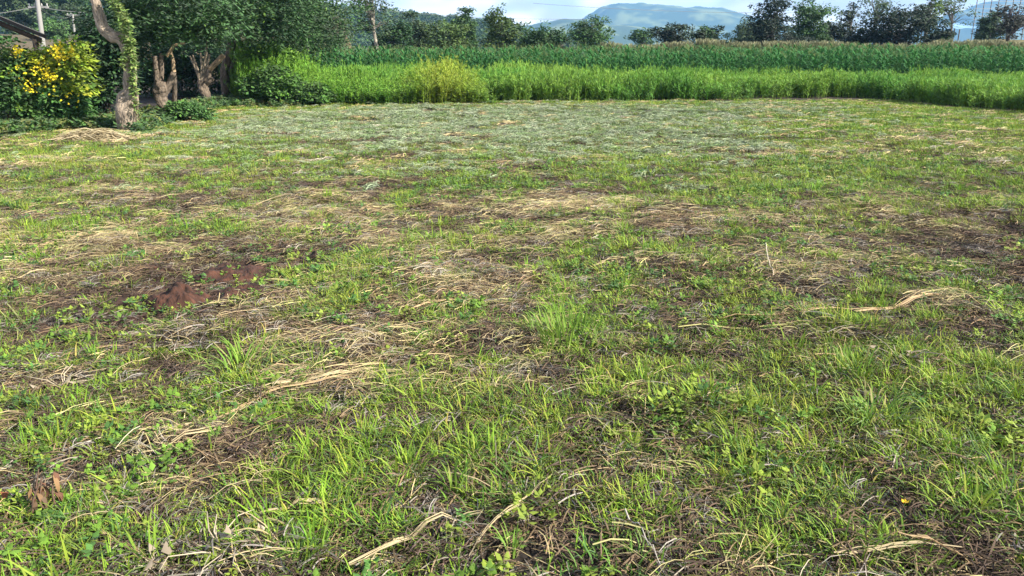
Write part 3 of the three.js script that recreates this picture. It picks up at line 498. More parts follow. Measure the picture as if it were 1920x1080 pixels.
function limbs(parent, seed, from, blobs, rad, c, name = 'limb', each = 3) {
  const r = rngOf(seed);
  blobs.forEach((b) => { for (let k = 0; k < each; k++) { const e = [b[0] + (r() - .5) * b[3] * 1.3, b[1] + (r() - .3) * b[4] * 1.1, b[2] + (r() - .5) * b[5] * 1.3], m = [lerp(from[0], e[0], .45) + (r() - .5) * .25, lerp(from[1], e[1], .55) + r() * .2, lerp(from[2], e[2], .45) + (r() - .5) * .25], g = new GB(); g.tube([from, m, e], [rad, rad * .6, rad * .15], 6, c); g.build(name, M.bark, parent); } });
}
const BARK = [0.215, 0.17, 0.13], PALEBARK = [0.42, 0.345, 0.27], GREYBARK = [0.26, 0.24, 0.215], DKLEAF = [[0.042, 0.105, 0.032], [0.058, 0.140, 0.038], [0.032, 0.085, 0.032], [0.11, 0.21, 0.03]];

// the four pollarded trees of the hedge
function hedgeTree(seed, footPx, label, path, crowns, copt, build, bark = BARK) {
  const foot = pix(...footPx), D = -foot[2], o = thing('hedge_tree', label, 'tree', [foot[0], ground(foot[0], foot[2]) - .03, foot[2]], 'pollarded trees along the hedge');
  const L = (x, y, dz = 0) => { const p = at(x, y, D - dz); return [p[0] - foot[0], p[1] - o.position.y, p[2] - foot[2]]; };
  const g = new GB(), fine = []; const cur = new THREE.CatmullRomCurve3(path.map(([x, y]) => V(L(x, y)))), n = 48;
  const ts = path.map((_, k) => k / (path.length - 1)), rad = (t) => { for (let k = 1; k < ts.length; k++) if (t <= ts[k] + 1e-6) return lerp(path[k - 1][2], path[k][2], (t - ts[k - 1]) / (ts[k] - ts[k - 1])); return path[path.length - 1][2]; };
  for (let k = 0; k <= n; k++) { const p = cur.getPoint(k / n); fine.push([p.x, p.y, p.z]); }
  fine[0][1] -= .12;
  g.tube(fine, fine.map((_, k) => rad(k / n) * D / F), 22, bark, .34); g.build('trunk', M.bark, o);
  build(o, L, D);
  crown('crown', seed, crowns.map(([x, y, dz, rx, ry, rz]) => { const p = L(x, y, dz); return [...p, rx, ry, rz]; }), copt, o);
  return o;
}
const stub = (o, a, b, r0, r1, c = BARK, name = 'branch_stub') => { const g = new GB(), m = [(a[0] + b[0]) / 2 + .02, (a[1] + b[1]) / 2, (a[2] + b[2]) / 2]; g.tube([a, m, b], [r0, (r0 + r1) / 2, r1], 8, c, .15); return g.build(name, M.bark, o); };
const foliage = (n, k) => ({ clusters: Math.round(n * .72), leaves: 80, size: .13, spread: .36, colours: DKLEAF, aspect: .22, ...k });
hedgeTree(2001, [241, 246], 'kinked tree with thick swollen foot and climbing vine on its trunk',
  [[241, 247, 17], [238, 225, 18], [238, 200, 19], [240, 184, 18], [244, 172, 11], [244, 150, 10.5], [243, 125, 10.5], [241, 105, 11], [236, 86, 11], [226, 73, 10.5], [212, 68, 10], [200, 60, 9.5], [192, 46, 9], [187, 28, 8.5], [182, 10, 8], [176, -12, 8], [168, -70, 6], [176, -165, 3.5]],
  [[170, -170, -.6, 1.6, .8, 1.3], [205, -190, .2, 1.4, .8, 1.2]], foliage(110), (o, L, D) => {
    // burl where it was cut, a split slab at the foot
    stub(o, L(228, 200, .05), L(225, 186, .1), .10, .07, PALEBARK); stub(o, L(252, 205, .03), L(256, 178, .1), .06, .04, PALEBARK);
    for (const [x, y, s] of [[228, 190, .09], [248, 182, .08], [232, 178, .07]]) { const ge = new THREE.IcosahedronGeometry(s, 3), p = ge.attributes.position; for (let i = 0; i < p.count; i++) { const f = .8 + .45 * fbm(p.getX(i) * 22 + x, p.getY(i) * 22 + p.getZ(i) * 19, 3); p.setXYZ(i, p.getX(i) * f, p.getY(i) * f, p.getZ(i) * f); } ge.computeVertexNormals(); ge.setAttribute('color', new THREE.Float32BufferAttribute(new Array(p.count).fill(PALEBARK).flat(), 3)); const m = new THREE.Mesh(ge, M.bark); m.name = 'burl'; const q = L(x, y, .1); m.position.set(...q); m.castShadow = m.receiveShadow = true; o.add(m); }
  }, PALEBARK);
hedgeTree(2002, [309, 225], 'tree with twisted knotted trunk splitting into upright cut limbs',
  [[309, 227, 8], [312, 212, 8], [309, 200, 8.5], [303, 188, 11], [301, 175, 13], [303, 163, 13], [305, 152, 10]],
  [[300, 15, -2.2, 1.8, .8, 1.4], [345, 20, -.2, 1.6, .8, 1.4], [335, -40, -.8, 2.0, 1.0, 1.6], [310, 55, -2.2, 1.6, .5, .8]], foliage(300), (o, L) => {
    stub(o, L(297, 170), L(290, 105), .10, .065); stub(o, L(300, 162), L(302, 100), .075, .05); stub(o, L(310, 172), L(326, 135), .09, .06); stub(o, L(326, 135), L(320, 95), .05, .03, [0.45, 0.33, 0.2]); stub(o, L(312, 105), L(326, 85), .04, .035, [0.50, 0.36, 0.2]); stub(o, L(326, 85), L(346, 80), .035, .03, [0.50, 0.36, 0.2]); stub(o, L(326, 140), L(327, 190, -.2), .06, .05);
  });
hedgeTree(2003, [385, 196], 'tree with a fan of thin straight cut shoots above a short trunk',
  [[386, 198, 7.5], [388, 188, 7], [387, 178, 7.5], [382, 168, 9], [380, 158, 9], [380, 150, 8]],
  [[400, 5, 0, 2.6, 1.0, 2.0], [455, 35, -.5, 2.2, 1.0, 1.8], [390, -50, 0, 3.0, 1.2, 2.2], [355, 40, -1.6, 1.6, .6, 1.2], [470, -10, -.8, 2.6, 1.3, 2.0]], foliage(380, { spread: .5 }), (o, L) => {
    for (const [x, y, w] of [[356, 105, .05], [361, 103, .045], [376, 98, .045], [389, 72, .05], [393, 102, .05]]) stub(o, L(378 + (x - 378) * .1, 152), L(x, y), w, w * .6, [0.40, 0.33, 0.24]);
    stub(o, L(385, 155), L(393, 130), .11, .08); stub(o, L(393, 130), L(419, 103), .085, .075, [0.46, 0.33, 0.2]); stub(o, L(386, 156), L(398, 146), .10, .08);
  });
hedgeTree(2004, [424, 188], 'tree with rough upright trunk last in the hedge beside bright weeds',
  [[424, 190, 8], [425, 175, 8], [423, 160, 8.5], [422, 140, 8], [425, 120, 8], [430, 100, 7], [436, 70, 6]],
  [[475, 25, -.5, 2.3, 1.2, 2.0], [515, 50, -.8, 2.0, 1.2, 1.8], [545, 35, -1.5, 2.4, 1.6, 2.0], [430, 40, -1.2, 1.8, .6, 1.4], [520, -20, -1, 3.0, 1.4, 2.2], [575, 70, -2.2, 1.5, 1.3, 1.4]], foliage(400, { spread: .5, colours: [[0.045, 0.11, 0.035], [0.06, 0.14, 0.04], [0.038, 0.095, 0.035], [0.11, 0.21, 0.03]] }), (o, L) => { stub(o, L(424, 150), L(440, 110), .09, .05); stub(o, L(436, 72), L(470, 40), .08, .03); });
// climbing vine on the kinked trunk
{
  const D = -pix(241, 246)[2], p0 = pix(247, 246), o = thing('vine', 'pale green vine climbing the kinked tree trunk', 'vine', [p0[0], ground(p0[0], p0[2]), p0[2]]);
  const L = (x, y, dz = .12) => { const p = at(x, y, D - dz); return [p[0] - p0[0], p[1] - o.position.y, p[2] - p0[2]]; }, r = rngOf(61), paths = [[[256, 240], [254, 200], [254, 170], [252, 140], [251, 110], [246, 85], [238, 60], [228, 35], [215, 8], [206, -10]], [[262, 238], [258, 205], [250, 175], [247, 150], [249, 120], [247, 90], [234, 66], [222, 40]], [[230, 125], [232, 105], [240, 88], [243, 70], [240, 45], [228, 22], [212, 0]]];
  paths.forEach((w) => { const g = new GB(); g.tube(new THREE.CatmullRomCurve3(w.map(([x, y]) => V(L(x, y)))).getPoints(20).map((p) => [p.x, p.y, p.z]), new Array(21).fill(.009), 5, [0.20, 0.15, 0.09]); g.build('stem', M.bark, o); });
  const g = new GB(); for (let k = 0; k < 1700; k++) { const w = paths[k % 3], q = r() * (w.length - 1.001), i = Math.floor(q), u = q - i, a = r() * 6.283, wide = w[i][1] < 100 ? 8 : 4; const p = L(lerp(w[i][0], w[i + 1][0], u) + (r() - .5) * wide * 2, lerp(w[i][1], w[i + 1][1], u) + (r() - .5) * 6, .06 + r() * .22), el = (r() - .7) * 1.2, t = .7 + r() * .6; if (w[i][1] > 175 && r() < .7) continue; g.leaf(p, [Math.cos(a) * Math.cos(el), Math.sin(el), Math.sin(a) * Math.cos(el)], [-Math.sin(a), (r() - .5), Math.cos(a)], .07 + r() * .05, .022, .2, (r() < .35 ? [0.26, 0.33, 0.09] : [0.17, 0.28, 0.06]).map((v) => v * t)); }
  g.build('leaves', M.leaf, o);
}

// ---------------------------------------------------------------- hedge shrubs, posts, ground cover on the left
function shrub(seed, name, label, px, py, depth, blobsPx, opt, category = 'shrub', stems = 6) {
  const f = at(px, py, depth), o = thing(name, label, category, [f[0], ground(f[0], -depth) - .02, -depth]);
  const bl = blobsPx.map(([x, y, rx, ry, dz = 0]) => { const p = at(x, y, depth - dz); return [p[0] - f[0], p[1] - o.position.y, p[2] + depth, rx * depth / F, ry * depth / F, Math.max(.3, Math.min(rx, ry * 1.5) * depth / F)]; });
  const r = rngOf(seed + 5); for (let k = 0; k < stems; k++) { const b = bl[k % bl.length], g = new GB(), x = (r() - .5) * .3, z = (r() - .5) * .3, e = [b[0] + (r() - .5) * b[3], b[1] + r() * b[4] * .6, b[2] + (r() - .5) * b[5]]; g.tube([[x, -.05, z], [lerp(x, e[0], .4), e[1] * .5, lerp(z, e[2], .4)], e], [.022, .016, .006], 6, [0.16, 0.12, 0.08]); g.build('stem', M.bark, o); }
  crown('foliage', seed, bl, opt, o); return o;
}
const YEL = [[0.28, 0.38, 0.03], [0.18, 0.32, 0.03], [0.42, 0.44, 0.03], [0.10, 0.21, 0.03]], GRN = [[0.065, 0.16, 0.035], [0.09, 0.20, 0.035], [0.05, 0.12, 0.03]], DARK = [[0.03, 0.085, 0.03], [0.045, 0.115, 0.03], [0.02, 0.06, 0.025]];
const sh = (n, k = {}) => ({ clusters: n, leaves: 46, size: .11, spread: .22, colours: GRN, aspect: .3, ...k });
function flowers(o, seed, list, depth) { const g = new GB(), r = rngOf(seed); for (const [x, y, rx, ry, n] of list) for (let k = 0; k < n; k++) { const a = r() * 6.283, q = .75 * Math.sqrt(-Math.log(1 - r() * .97)), p = at(x + Math.cos(a) * q * rx, y + Math.sin(a) * q * ry, depth - .15 - r() * .25), b = r() * 6.283; g.leaf([p[0] - o.position.x, p[1] - o.position.y, p[2] - o.position.z], [Math.cos(b) * .7, .6, Math.sin(b) * .7], [-Math.sin(b), .3, Math.cos(b)], .06, .026, .2, [0.72, 0.54 + r() * .12, 0.02]); } g.build('flowers', M.leaf, o); }
const yb = shrub(2101, 'flowering_shrub', 'yellow-leaved shrub with bright yellow flower sprays by the thin posts', 110, 228, 17.4, [[105, 115, 42, 26], [85, 145, 40, 30], [130, 150, 35, 35], [140, 105, 28, 25], [60, 135, 25, 22]], sh(130, { colours: YEL, leaves: 42, size: .12, spread: .26 }));
flowers(yb, 5, [[108, 96, 16, 14, 70], [135, 98, 9, 11, 45], [120, 108, 24, 8, 30], [85, 135, 26, 14, 45], [100, 148, 14, 5, 25], [55, 165, 12, 10, 22], [34, 98, 9, 10, 45], [70, 125, 30, 16, 20], [95, 165, 34, 22, 22], [40, 140, 26, 30, 24], [130, 185, 18, 20, 16]], 17.0);
shrub(2102, 'leafy_shrub', 'dense mixed green shrub under the eaves of the shed', 20, 235, 17.0, [[15, 110, 30, 40], [25, 170, 32, 45], [45, 200, 25, 30], [-30, 160, 40, 60]], sh(170, { colours: [GRN[0], YEL[1], GRN[2]] }));
shrub(2103, 'leafy_shrub', 'low bright green shrub at the foot of the thin posts', 92, 232, 17.2, [[90, 205, 28, 24], [140, 205, 25, 22], [115, 180, 30, 20], [60, 215, 20, 16]], sh(110, { colours: [[0.07, 0.19, 0.04], GRN[1], GRN[2]] }));
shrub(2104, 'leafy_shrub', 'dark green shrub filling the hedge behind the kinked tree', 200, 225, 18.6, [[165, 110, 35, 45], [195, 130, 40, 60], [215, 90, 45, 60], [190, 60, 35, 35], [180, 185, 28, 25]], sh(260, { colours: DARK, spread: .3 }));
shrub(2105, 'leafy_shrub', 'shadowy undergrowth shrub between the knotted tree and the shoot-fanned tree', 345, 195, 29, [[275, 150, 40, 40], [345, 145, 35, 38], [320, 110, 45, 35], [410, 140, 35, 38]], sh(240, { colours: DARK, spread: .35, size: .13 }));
shrub(2106, 'leafy_shrub', 'dark bushy shrub with dangling twigs in front of the bright weeds', 520, 192, 24.2, [[488, 162, 26, 24], [530, 162, 36, 24], [575, 170, 32, 18], [515, 140, 26, 15], [606, 177, 16, 11]], sh(190, { colours: [[0.075, 0.18, 0.03], [0.11, 0.24, 0.03], [0.05, 0.13, 0.03]], size: .12, spread: .25, leaves: 50, aspect: .3 }));
shrub(2107, 'leafy_shrub', 'light green leafy sapling rising over the dark bushy shrub', 500, 190, 26.0, [[500, 98, 30, 18], [485, 118, 25, 20], [530, 112, 24, 18], [465, 135, 18, 18]], sh(120, { colours: [[0.14, 0.30, 0.03], [0.11, 0.25, 0.03], [0.18, 0.31, 0.04]], size: .12 }));
shrub(2108, 'leafy_shrub', 'low leafy ground shrub at the foot of the knotted tree', 350, 215, 18.6, [[345, 205, 26, 12], [375, 212, 24, 8], [330, 212, 16, 9]], sh(70, { colours: [[0.07, 0.17, 0.04], GRN[1]], size: .09, spread: .15 }));
{
  const posts = [[71, 232, 56, 112, 5.5, 'thin leaning fence post under the yellow flower sprays'], [131, 234, 124, 180, 5, 'short fence post with bright creeper at its foot'], [163, 220, 161, 172, 6.5, 'stout reddish brown fence post in the shade of the hedge'], [183, 222, 178, 150, 3.5, 'slender dark fence post nearest the kinked tree'], [31, 236, 28, 150, 3, 'crooked grey fence post wrapped in brown creeper']];
  posts.forEach(([x0, y0, x1, y1, w, label], k) => { const f = pix(x0, y0), D = -f[2], t = at(x1, y1, D), o = thing('fence_post', label, 'post', [f[0], ground(f[0], f[2]), f[2]], 'rough fence posts along the hedge'), h = t[1] - o.position.y, dx = t[0] - f[0], R = w * D / F, g = new GB(); g.tube([[0, -.1, 0], [dx * .3 + .01, h * .3, 0], [dx * .65 - .015, h * .65, .01], [dx, h, 0]], [R * 1.1, R, R * .95, R * .85], 9, [0.27, 0.17, 0.12], .2); g.build('stem', M.bark, o); });
  // leafy cover along the foot of the hedge
  const r = rngOf(71), geos = [0, 1, 2].map((k) => weedRosette(2300 + k, 9, .13)), list = [];
  for (let n = 0; n < 5200; n++) { const px = lerp(-120, 600, r()), b = (px - 960) / F * 1.05, e = edge(b), d = e + (r() * r()) * 3.2 - .7 - r() * (px > 300 ? 2.6 : .6) * r(), p = [b * d, 0, -d], s = .6 + r() * .9, k = .7 + r() * .6, c = r() < .25 ? [0.19, 0.22, 0.05] : r() < .6 ? [0.08, 0.18, 0.035] : [0.055, 0.14, 0.04]; list.push([p[0], ground(p[0], -d), -d, r() * 6.28, s, s, c.map((v) => v * k)]); }
  scatter('undergrowth', 'leafy undergrowth along the foot of the hedge', 'undergrowth', geos, M.leaf, list);
}
// hay heap raked together in front of the hedge
{
  const p = pix(178, 268), o = thing('hay_heap', 'tan heap of raked dry grass in front of the kinked tree', 'hay heap', [p[0], ground(p[0], p[2]), p[2]]), r = rngOf(81), g = new GB();
  for (let k = 0; k < 700; k++) { const a = r() * 6.283, q = Math.sqrt(r()), x = Math.cos(a) * q * .62, z = Math.sin(a) * q * .4, y = .17 * (1 - q * q) * (.25 + r() * .9), b = (r() - .5) * 1.4, L = .18 + r() * .4, t = .5 + r() * .7; g.ribbon([[x - Math.cos(b) * L / 2, Math.max(.01, y - .05 * r()), z - Math.sin(b) * L / 2], [x, y + .03, z], [x + Math.cos(b) * L / 2, Math.max(.01, y - .05 * r()), z + Math.sin(b) * L / 2]], [.006, .007, .003], [-Math.sin(b) * .9, (r() - .5) * 1.2, Math.cos(b) * .9], [0.52 * t, 0.43 * t, 0.26 * t]); }
  g.build('straw', M.straw, o);
}

// ---------------------------------------------------------------- shed, poles, wires at the far left
{
  const D = 21, b = at(78, 66, D), turn = Math.atan2(-b[0], D), o = thing('open_shed', 'open shed with a dark sloping corrugated roof over the hedge', 'shed', [b[0], 0, -D]);
  o.rotation.y = turn;
  const ra = ray(0, 34), q0 = ra[0] / -ra[2], sa = (b[0] - q0 * D) / (Math.cos(turn) - q0 * Math.sin(turn)), dpt = D - sa * Math.sin(turn), ya = at(0, 34, dpt)[1];
  const A = [-sa, ya], B = [0, b[1]], dx = B[0] - A[0], dy = B[1] - A[1], len = 4.2, sc = len / Math.hypot(dx, dy);
  const S = [B[0] - dx * sc, B[1] - dy * sc], g = new GB(), n = 90, cols = [];
  for (let k = 0; k <= n; k++) { const z = 0.25 - k / n * 5.5, w = .018 * Math.sin(k * 1.57 * 1); cols.push([g.v(S[0], S[1] + w + .04, z, [0.07, 0.066, 0.064]), g.v(B[0] + .1, B[1] + w - .005, z, [0.07, 0.066, 0.064]), g.v(S[0], S[1] + w + .034, z, [0.07, 0.066, 0.064]), g.v(B[0] + .1, B[1] + w - .011, z, [0.07, 0.066, 0.064])]); }
  for (let k = 0; k < n; k++) { const p = cols[k], q = cols[k + 1]; g.i.push(p[0], p[1], q[1], p[0], q[1], q[0], p[2], q[3], p[3], p[2], q[2], q[3]); }
  g.build('roof', new THREE.MeshStandardMaterial({ color: 0xffffff, vertexColors: true, roughness: .8, side: THREE.DoubleSide }), o);
  for (const z of [0, -2.4, -4.8]) { const h = new GB(); h.tube([[S[0], S[1] - .06, z], [B[0] - .02, B[1] - .12, z]], [.05, .05], 8, [0.10, 0.075, 0.055]); h.build('rafter', M.bark, o); for (const q of [0.03, .9]) { const c = new GB(), x = lerp(B[0], S[0], q) - .06, y = lerp(B[1], S[1], q) - .14; c.tube([[x, -.1, z], [x + .01, y * .5, z], [x, y, z]], [.075, .07, .065], 8, [0.11, 0.085, 0.065], .15); c.build('post', M.bark, o); } }
}
function utilityPole(label, top, bottom, D, w, arms) {
  const t = at(...top, D), b = at(...bottom, D), k = -b[1] / (t[1] - b[1]), f = [b[0] + (t[0] - b[0]) * k, 0, -D], o = thing('utility_pole', label, 'utility pole', f, 'concrete utility poles'), H0 = t[1], g = new GB();
  g.tube([[0, -.3, 0], [t[0] - f[0], H0, 0]], [w * 1.15, w * .8], 12, [0.26, 0.255, 0.245]); g.build('post', M.concrete, o);
  arms.forEach(([px, py, half]) => { const c = at(px, py, D), x = c[0] - f[0], y = c[1], h = new GB(); h.box(x - half, x + half, y - .05, y + .05, -w - .09, -w * .6, [0.24, 0.24, 0.235]); const arm = h.build('crossarm', M.concrete, o); for (const s of [-.9, -.35, .35, .9]) { const q = new GB(); q.tube([[x + s * half, y + .05, -w - .04], [x + s * half, y + .12, -w - .04], [x + s * half, y + .20, -w - .04]], [.02, .04, .025], 8, [0.34, 0.34, 0.33]); q.build('insulator', M.concrete, arm); } });
  return o;
}
utilityPole('pale concrete utility pole with crossarm rising behind the shed roof', [65, -40], [79, 72], 46, .13, [[69, 13, .55]]);
utilityPole('slim far concrete utility pole before the wooded slope', [136, 24], [140, 64], 88, .12, [[136, 28, .7]]);
{
  const wires = [[[69, 12, 46], [136, 27, 88], .012], [[72, 13, 46], [300, 8, 70], .012], [[69, 12, 46], [-300, 14, 40], .012], [[700, 18, 150], [1100, 36, 150], .03], [[1000, 6, 150], [1500, 24, 150], .03]];
  wires.forEach(([a, b, rad], k) => { const p = at(...a), q = at(...b), pts = []; for (let i = 0; i <= 16; i++) { const t = i / 16; pts.push([lerp(p[0], q[0], t) - p[0], lerp(p[1], q[1], t) - p[1] - .5 * 4 * t * (1 - t), lerp(p[2], q[2], t) - p[2]]); } const g = new GB(); g.tube(pts, pts.map(() => rad), 5, [0.2, 0.2, 0.21]); const m = g.build('power_line', M.concrete); m.position.set(...p); place(m, 'power_line', k < 3 ? 'thin power line hung from the crossarm of the concrete pole' : 'thin power line crossing the sky in front of the mountain', 'power line', k < 3 ? 'power lines at the concrete poles' : 'power lines across the sky'); });
}
// dry slope behind the shrubs
{
  const g = new GB(), N = 40; for (let j = 0; j <= 12; j++) for (let i = 0; i <= N; i++) { const x = -62 + i / N * 44, z = -52 - j * 3.5, t = j / 12, n = fbm(x * .3, z * .3, 3); g.v(x, 0.9 + t * 2.2 + n * .5 - (i === N || j === 0 ? 2.5 : 0), z, mixc([0.24, 0.17, 0.095], [0.15, 0.13, 0.06], n), x / 1.6, z / 1.6); }
  for (let j = 0; j < 12; j++) for (let i = 0; i < N; i++) { const a = j * (N + 1) + i; g.i.push(a, a + 1, a + N + 2, a, a + N + 2, a + N + 1); }
  place(g.build('dry_slope', M.soil), 'dry_slope', 'tan stubble slope beyond the shed', 'slope', null, 'structure');
}

// ---------------------------------------------------------------- trees behind the maize and behind the hedge
function backTree(seed, [cx, cy, rx, ry, D], label, opt = {}, group) {
  const { colours = DARK, dens = 1, bark = GREYBARK, name = 'tree', lean = 0, trunkR = .14, sparse = 0, twigs = 3, size = .2 } = opt;
  const c = at(cx, cy, D), Rx = rx * D / F, Ry = ry * D / F, o = thing(name, label, 'tree', [c[0] - lean, -.05, -D], group), r = rngOf(seed);
  const blobs = [], nb = 6 + Math.round(Rx * 1.5); const base = c[1] + .05;
  blobs.push([lean, base, 0, Rx * .62, Ry * .7, Rx * .62]);
  for (let k = 0; k < nb; k++) { const a = r() * 6.283, e = (r() - .42) * 2.2, q = .55 + r() * .25; blobs.push([lean + Math.cos(a) * Math.cos(e) * Rx * q, base + Math.sin(e) * Ry * q, Math.sin(a) * Math.cos(e) * Rx * q, Rx * (.30 + r() * .26), Ry * (.28 + r() * .22), Rx * (.30 + r() * .26)]); }
  if (!sparse) for (let k = 0; k < nb * 1.3; k++) { const a = r() * 6.283, q = .3 + r() * .5; blobs.push([lean * .6 + Math.cos(a) * Rx * q, 1.0 + r() * Math.max(.3, base - 1.2), Math.sin(a) * Rx * q, Rx * (.28 + r() * .2), .5 + r() * .5, Rx * (.28 + r() * .2)]); }
  const trunk = new GB(), top = [lean, base + Ry * .3, 0]; trunk.tube([[0, -.2, 0], [lean * .3 + .1, base * .45, .05], [lean * .8 - .05, base * .8, 0], top], [trunkR * 1.3, trunkR, trunkR * .8, trunkR * .35], 8, bark, .15); trunk.build('trunk', M.bark, o);
  limbs(o, seed + 3, [lean * .8, base * .75, 0], blobs.slice(1), trunkR * .35, bark, 'limb', sparse ? twigs : 1);
  crown('crown', seed, blobs, { clusters: Math.round((30 + Rx * Ry * 16) * dens * (sparse ? 1 : 2.3) * (1 - sparse * .6)), leaves: sparse ? 26 : 44, size, spread: Math.min(.55, .2 + Rx * .16), colours, aspect: .3, hollow: .4 }, o);
  return o;
}
const MID = [[0.055, 0.13, 0.035], [0.075, 0.165, 0.04], [0.04, 0.10, 0.035]], WARM = [[0.085, 0.15, 0.035], [0.12, 0.19, 0.04], [0.05, 0.10, 0.03]], GREYG = [[0.075, 0.130, 0.055], [0.10, 0.155, 0.07], [0.05, 0.09, 0.045]], BLK = [[0.020, 0.042, 0.022], [0.030, 0.060, 0.028], [0.014, 0.030, 0.018]];
const bt = 'trees in a row behind the maize';
backTree(3001, [838, 68, 46, 26, 57], 'broad bushy tree with bright green top before the wooded hill', { colours: WARM }, bt);
backTree(3002, [780, 58, 32, 32, 60], 'dull grey-green tree next to the pale-trunked tree', { colours: GREYG }, bt);
backTree(3003, [871, 36, 21, 28, 70], 'round-headed dark tree rising against the wooded hill', { colours: MID, size: .24 }, bt);
backTree(3004, [942, 54, 36, 36, 60], 'full tree with yellowish sunlit crown between hill and low bushes', { colours: WARM }, bt);
backTree(3005, [1000, 72, 32, 19, 57], 'low dark bush under the left foot of the blue mountain', { colours: MID }, bt);
backTree(3006, [1048, 74, 28, 15, 58], 'lowest dark bush close to the round spreading tree', { colours: DARK }, bt);
backTree(3007, [1110, 55, 38, 28, 64], 'round spreading tree standing against the mountain peak', { colours: MID }, bt);
backTree(3008, [1204, 66, 22, 13, 80], 'small rounded tree farther back below the mountain', { colours: MID }, bt);
backTree(3009, [1266, 67, 34, 20, 60], 'dark domed bush below the mountain plateau', { colours: BLK }, bt);
backTree(3010, [1326, 66, 28, 16, 60], 'dark bush with a greener crest beside the domed one', { colours: [BLK[1], MID[0], WARM[1]] }, bt);
backTree(3011, [1405, 58, 34, 20, 78], 'lighter feathery tree partly behind the tall black-green one', { colours: GREYG }, bt);
backTree(3012, [1450, 38, 40, 46, 60], 'tall black-green tree, darkest and densest of the row', { colours: BLK }, bt);
backTree(3013, [1516, 42, 40, 44, 62], 'tall mid-green tree beside the darkest one', { colours: MID }, bt);
backTree(3014, [1562, 62, 28, 24, 64], 'low dark bush between the mid-green tree and the slim sparse tree', { colours: BLK }, bt);
backTree(3015, [1598, 38, 18, 38, 66], 'slim sparse tree with bare twigs', { colours: BLK, sparse: .3, trunkR: .1 }, bt);
backTree(3016, [1645, 12, 36, 32, 72], 'airy tree with open twiggy crown above the wide dark thicket', { colours: GREYG, sparse: .8, trunkR: .1 }, bt);
backTree(3017, [1690, 48, 72, 40, 56], 'wide dark thicket tree, broadest of the row', { colours: BLK }, bt);
backTree(3018, [1742, 16, 28, 38, 60], 'loose yellow-green tree growing out of the wide thicket', { colours: WARM, sparse: .25 }, bt);
backTree(3019, [1790, 14, 34, 32, 66], 'thin feathery tree in front of the blue tarpaulin roof', { colours: GREYG, sparse: .85, trunkR: .09 }, bt);
backTree(3020, [1860, 42, 24, 20, 64], 'greyish round bush on the dry bank before the trellis', { colours: GREYG }, bt);
backTree(3021, [1895, 46, 36, 36, 52], 'dark purplish bush with dense twigs and a visible short trunk', { colours: [[0.06, 0.065, 0.05], [0.045, 0.05, 0.045], [0.08, 0.09, 0.05]], sparse: .3, twigs: 8, bark: [0.16, 0.12, 0.12] }, bt);
backTree(3022, [1484, 80, 34, 14, 58], 'low dark scrub filling the gap under the two tallest trees', { colours: BLK }, bt);
backTree(3023, [1622, 74, 32, 20, 57], 'low dark scrub under the airy twiggy tree', { colours: BLK }, bt);
backTree(3024, [1764, 74, 30, 16, 57], 'low green-black scrub before the blue tarpaulin roof', { colours: [BLK[0], MID[2]] }, bt);
backTree(3025, [1385, 82, 34, 9, 62], 'low pale green scrub under the feathery tree', { colours: GREYG }, bt);
const hb = 'tall trees behind the hedge';
backTree(3101, [590, 40, 48, 60, 40], 'tall grey-green tree just behind the hedge end', { colours: GREYG, size: .17, dens: .8 }, hb);
backTree(3102, [640, 60, 40, 38, 44], 'brownish green scrub tree with tangled bare twigs', { colours: [[0.075, 0.12, 0.05], [0.09, 0.12, 0.05], [0.05, 0.09, 0.04]], size: .17, dens: .8, sparse: .25, twigs: 4, bark: [0.36, 0.31, 0.25] }, hb);
backTree(3103, [700, 22, 58, 56, 48], 'tall tree with pale bare trunk and dull green crown', { colours: GREYG, size: .18, bark: [0.48, 0.44, 0.37], trunkR: .12, sparse: .25, twigs: 3 }, hb);
backTree(3104, [735, 62, 34, 26, 50], 'dark lower tree beneath the pale-trunked one', { colours: DARK, size: .18 }, hb);
backTree(3105, [540, -30, 60, 60, 36], 'high-crowned green tree over the bushy hedge end', { colours: MID, size: .17, dens: .8 }, hb);
backTree(3106, [105, 54, 26, 20, 80], 'rounded light green tree on the slope beside the far pole', { colours: [[0.085, 0.18, 0.05], [0.10, 0.21, 0.05], [0.06, 0.14, 0.045]], size: .26 }, hb);
backTree(3107, [150, 36, 24, 34, 95], 'pale hazy tree behind the far pole', { colours: GREYG, size: .3 }, hb);
backTree(3108, [30, 8, 50, 50, 110], 'large dull green tree above the shed roof', { colours: GREYG, size: .36 }, hb);
backTree(3109, [110, -20, 50, 45, 120], 'large dark tree filling the slope behind the poles', { colours: MID, size: .36 }, hb);
backTree(3110, [240, 20, 60, 70, 60], 'dark tree deep behind the kinked tree', { colours: DARK, size: .22 }, hb);
backTree(3111, [380, 30, 80, 80, 48], 'dark tree deep behind the shoot-fanned tree', { colours: DARK, size: .22 }, hb);

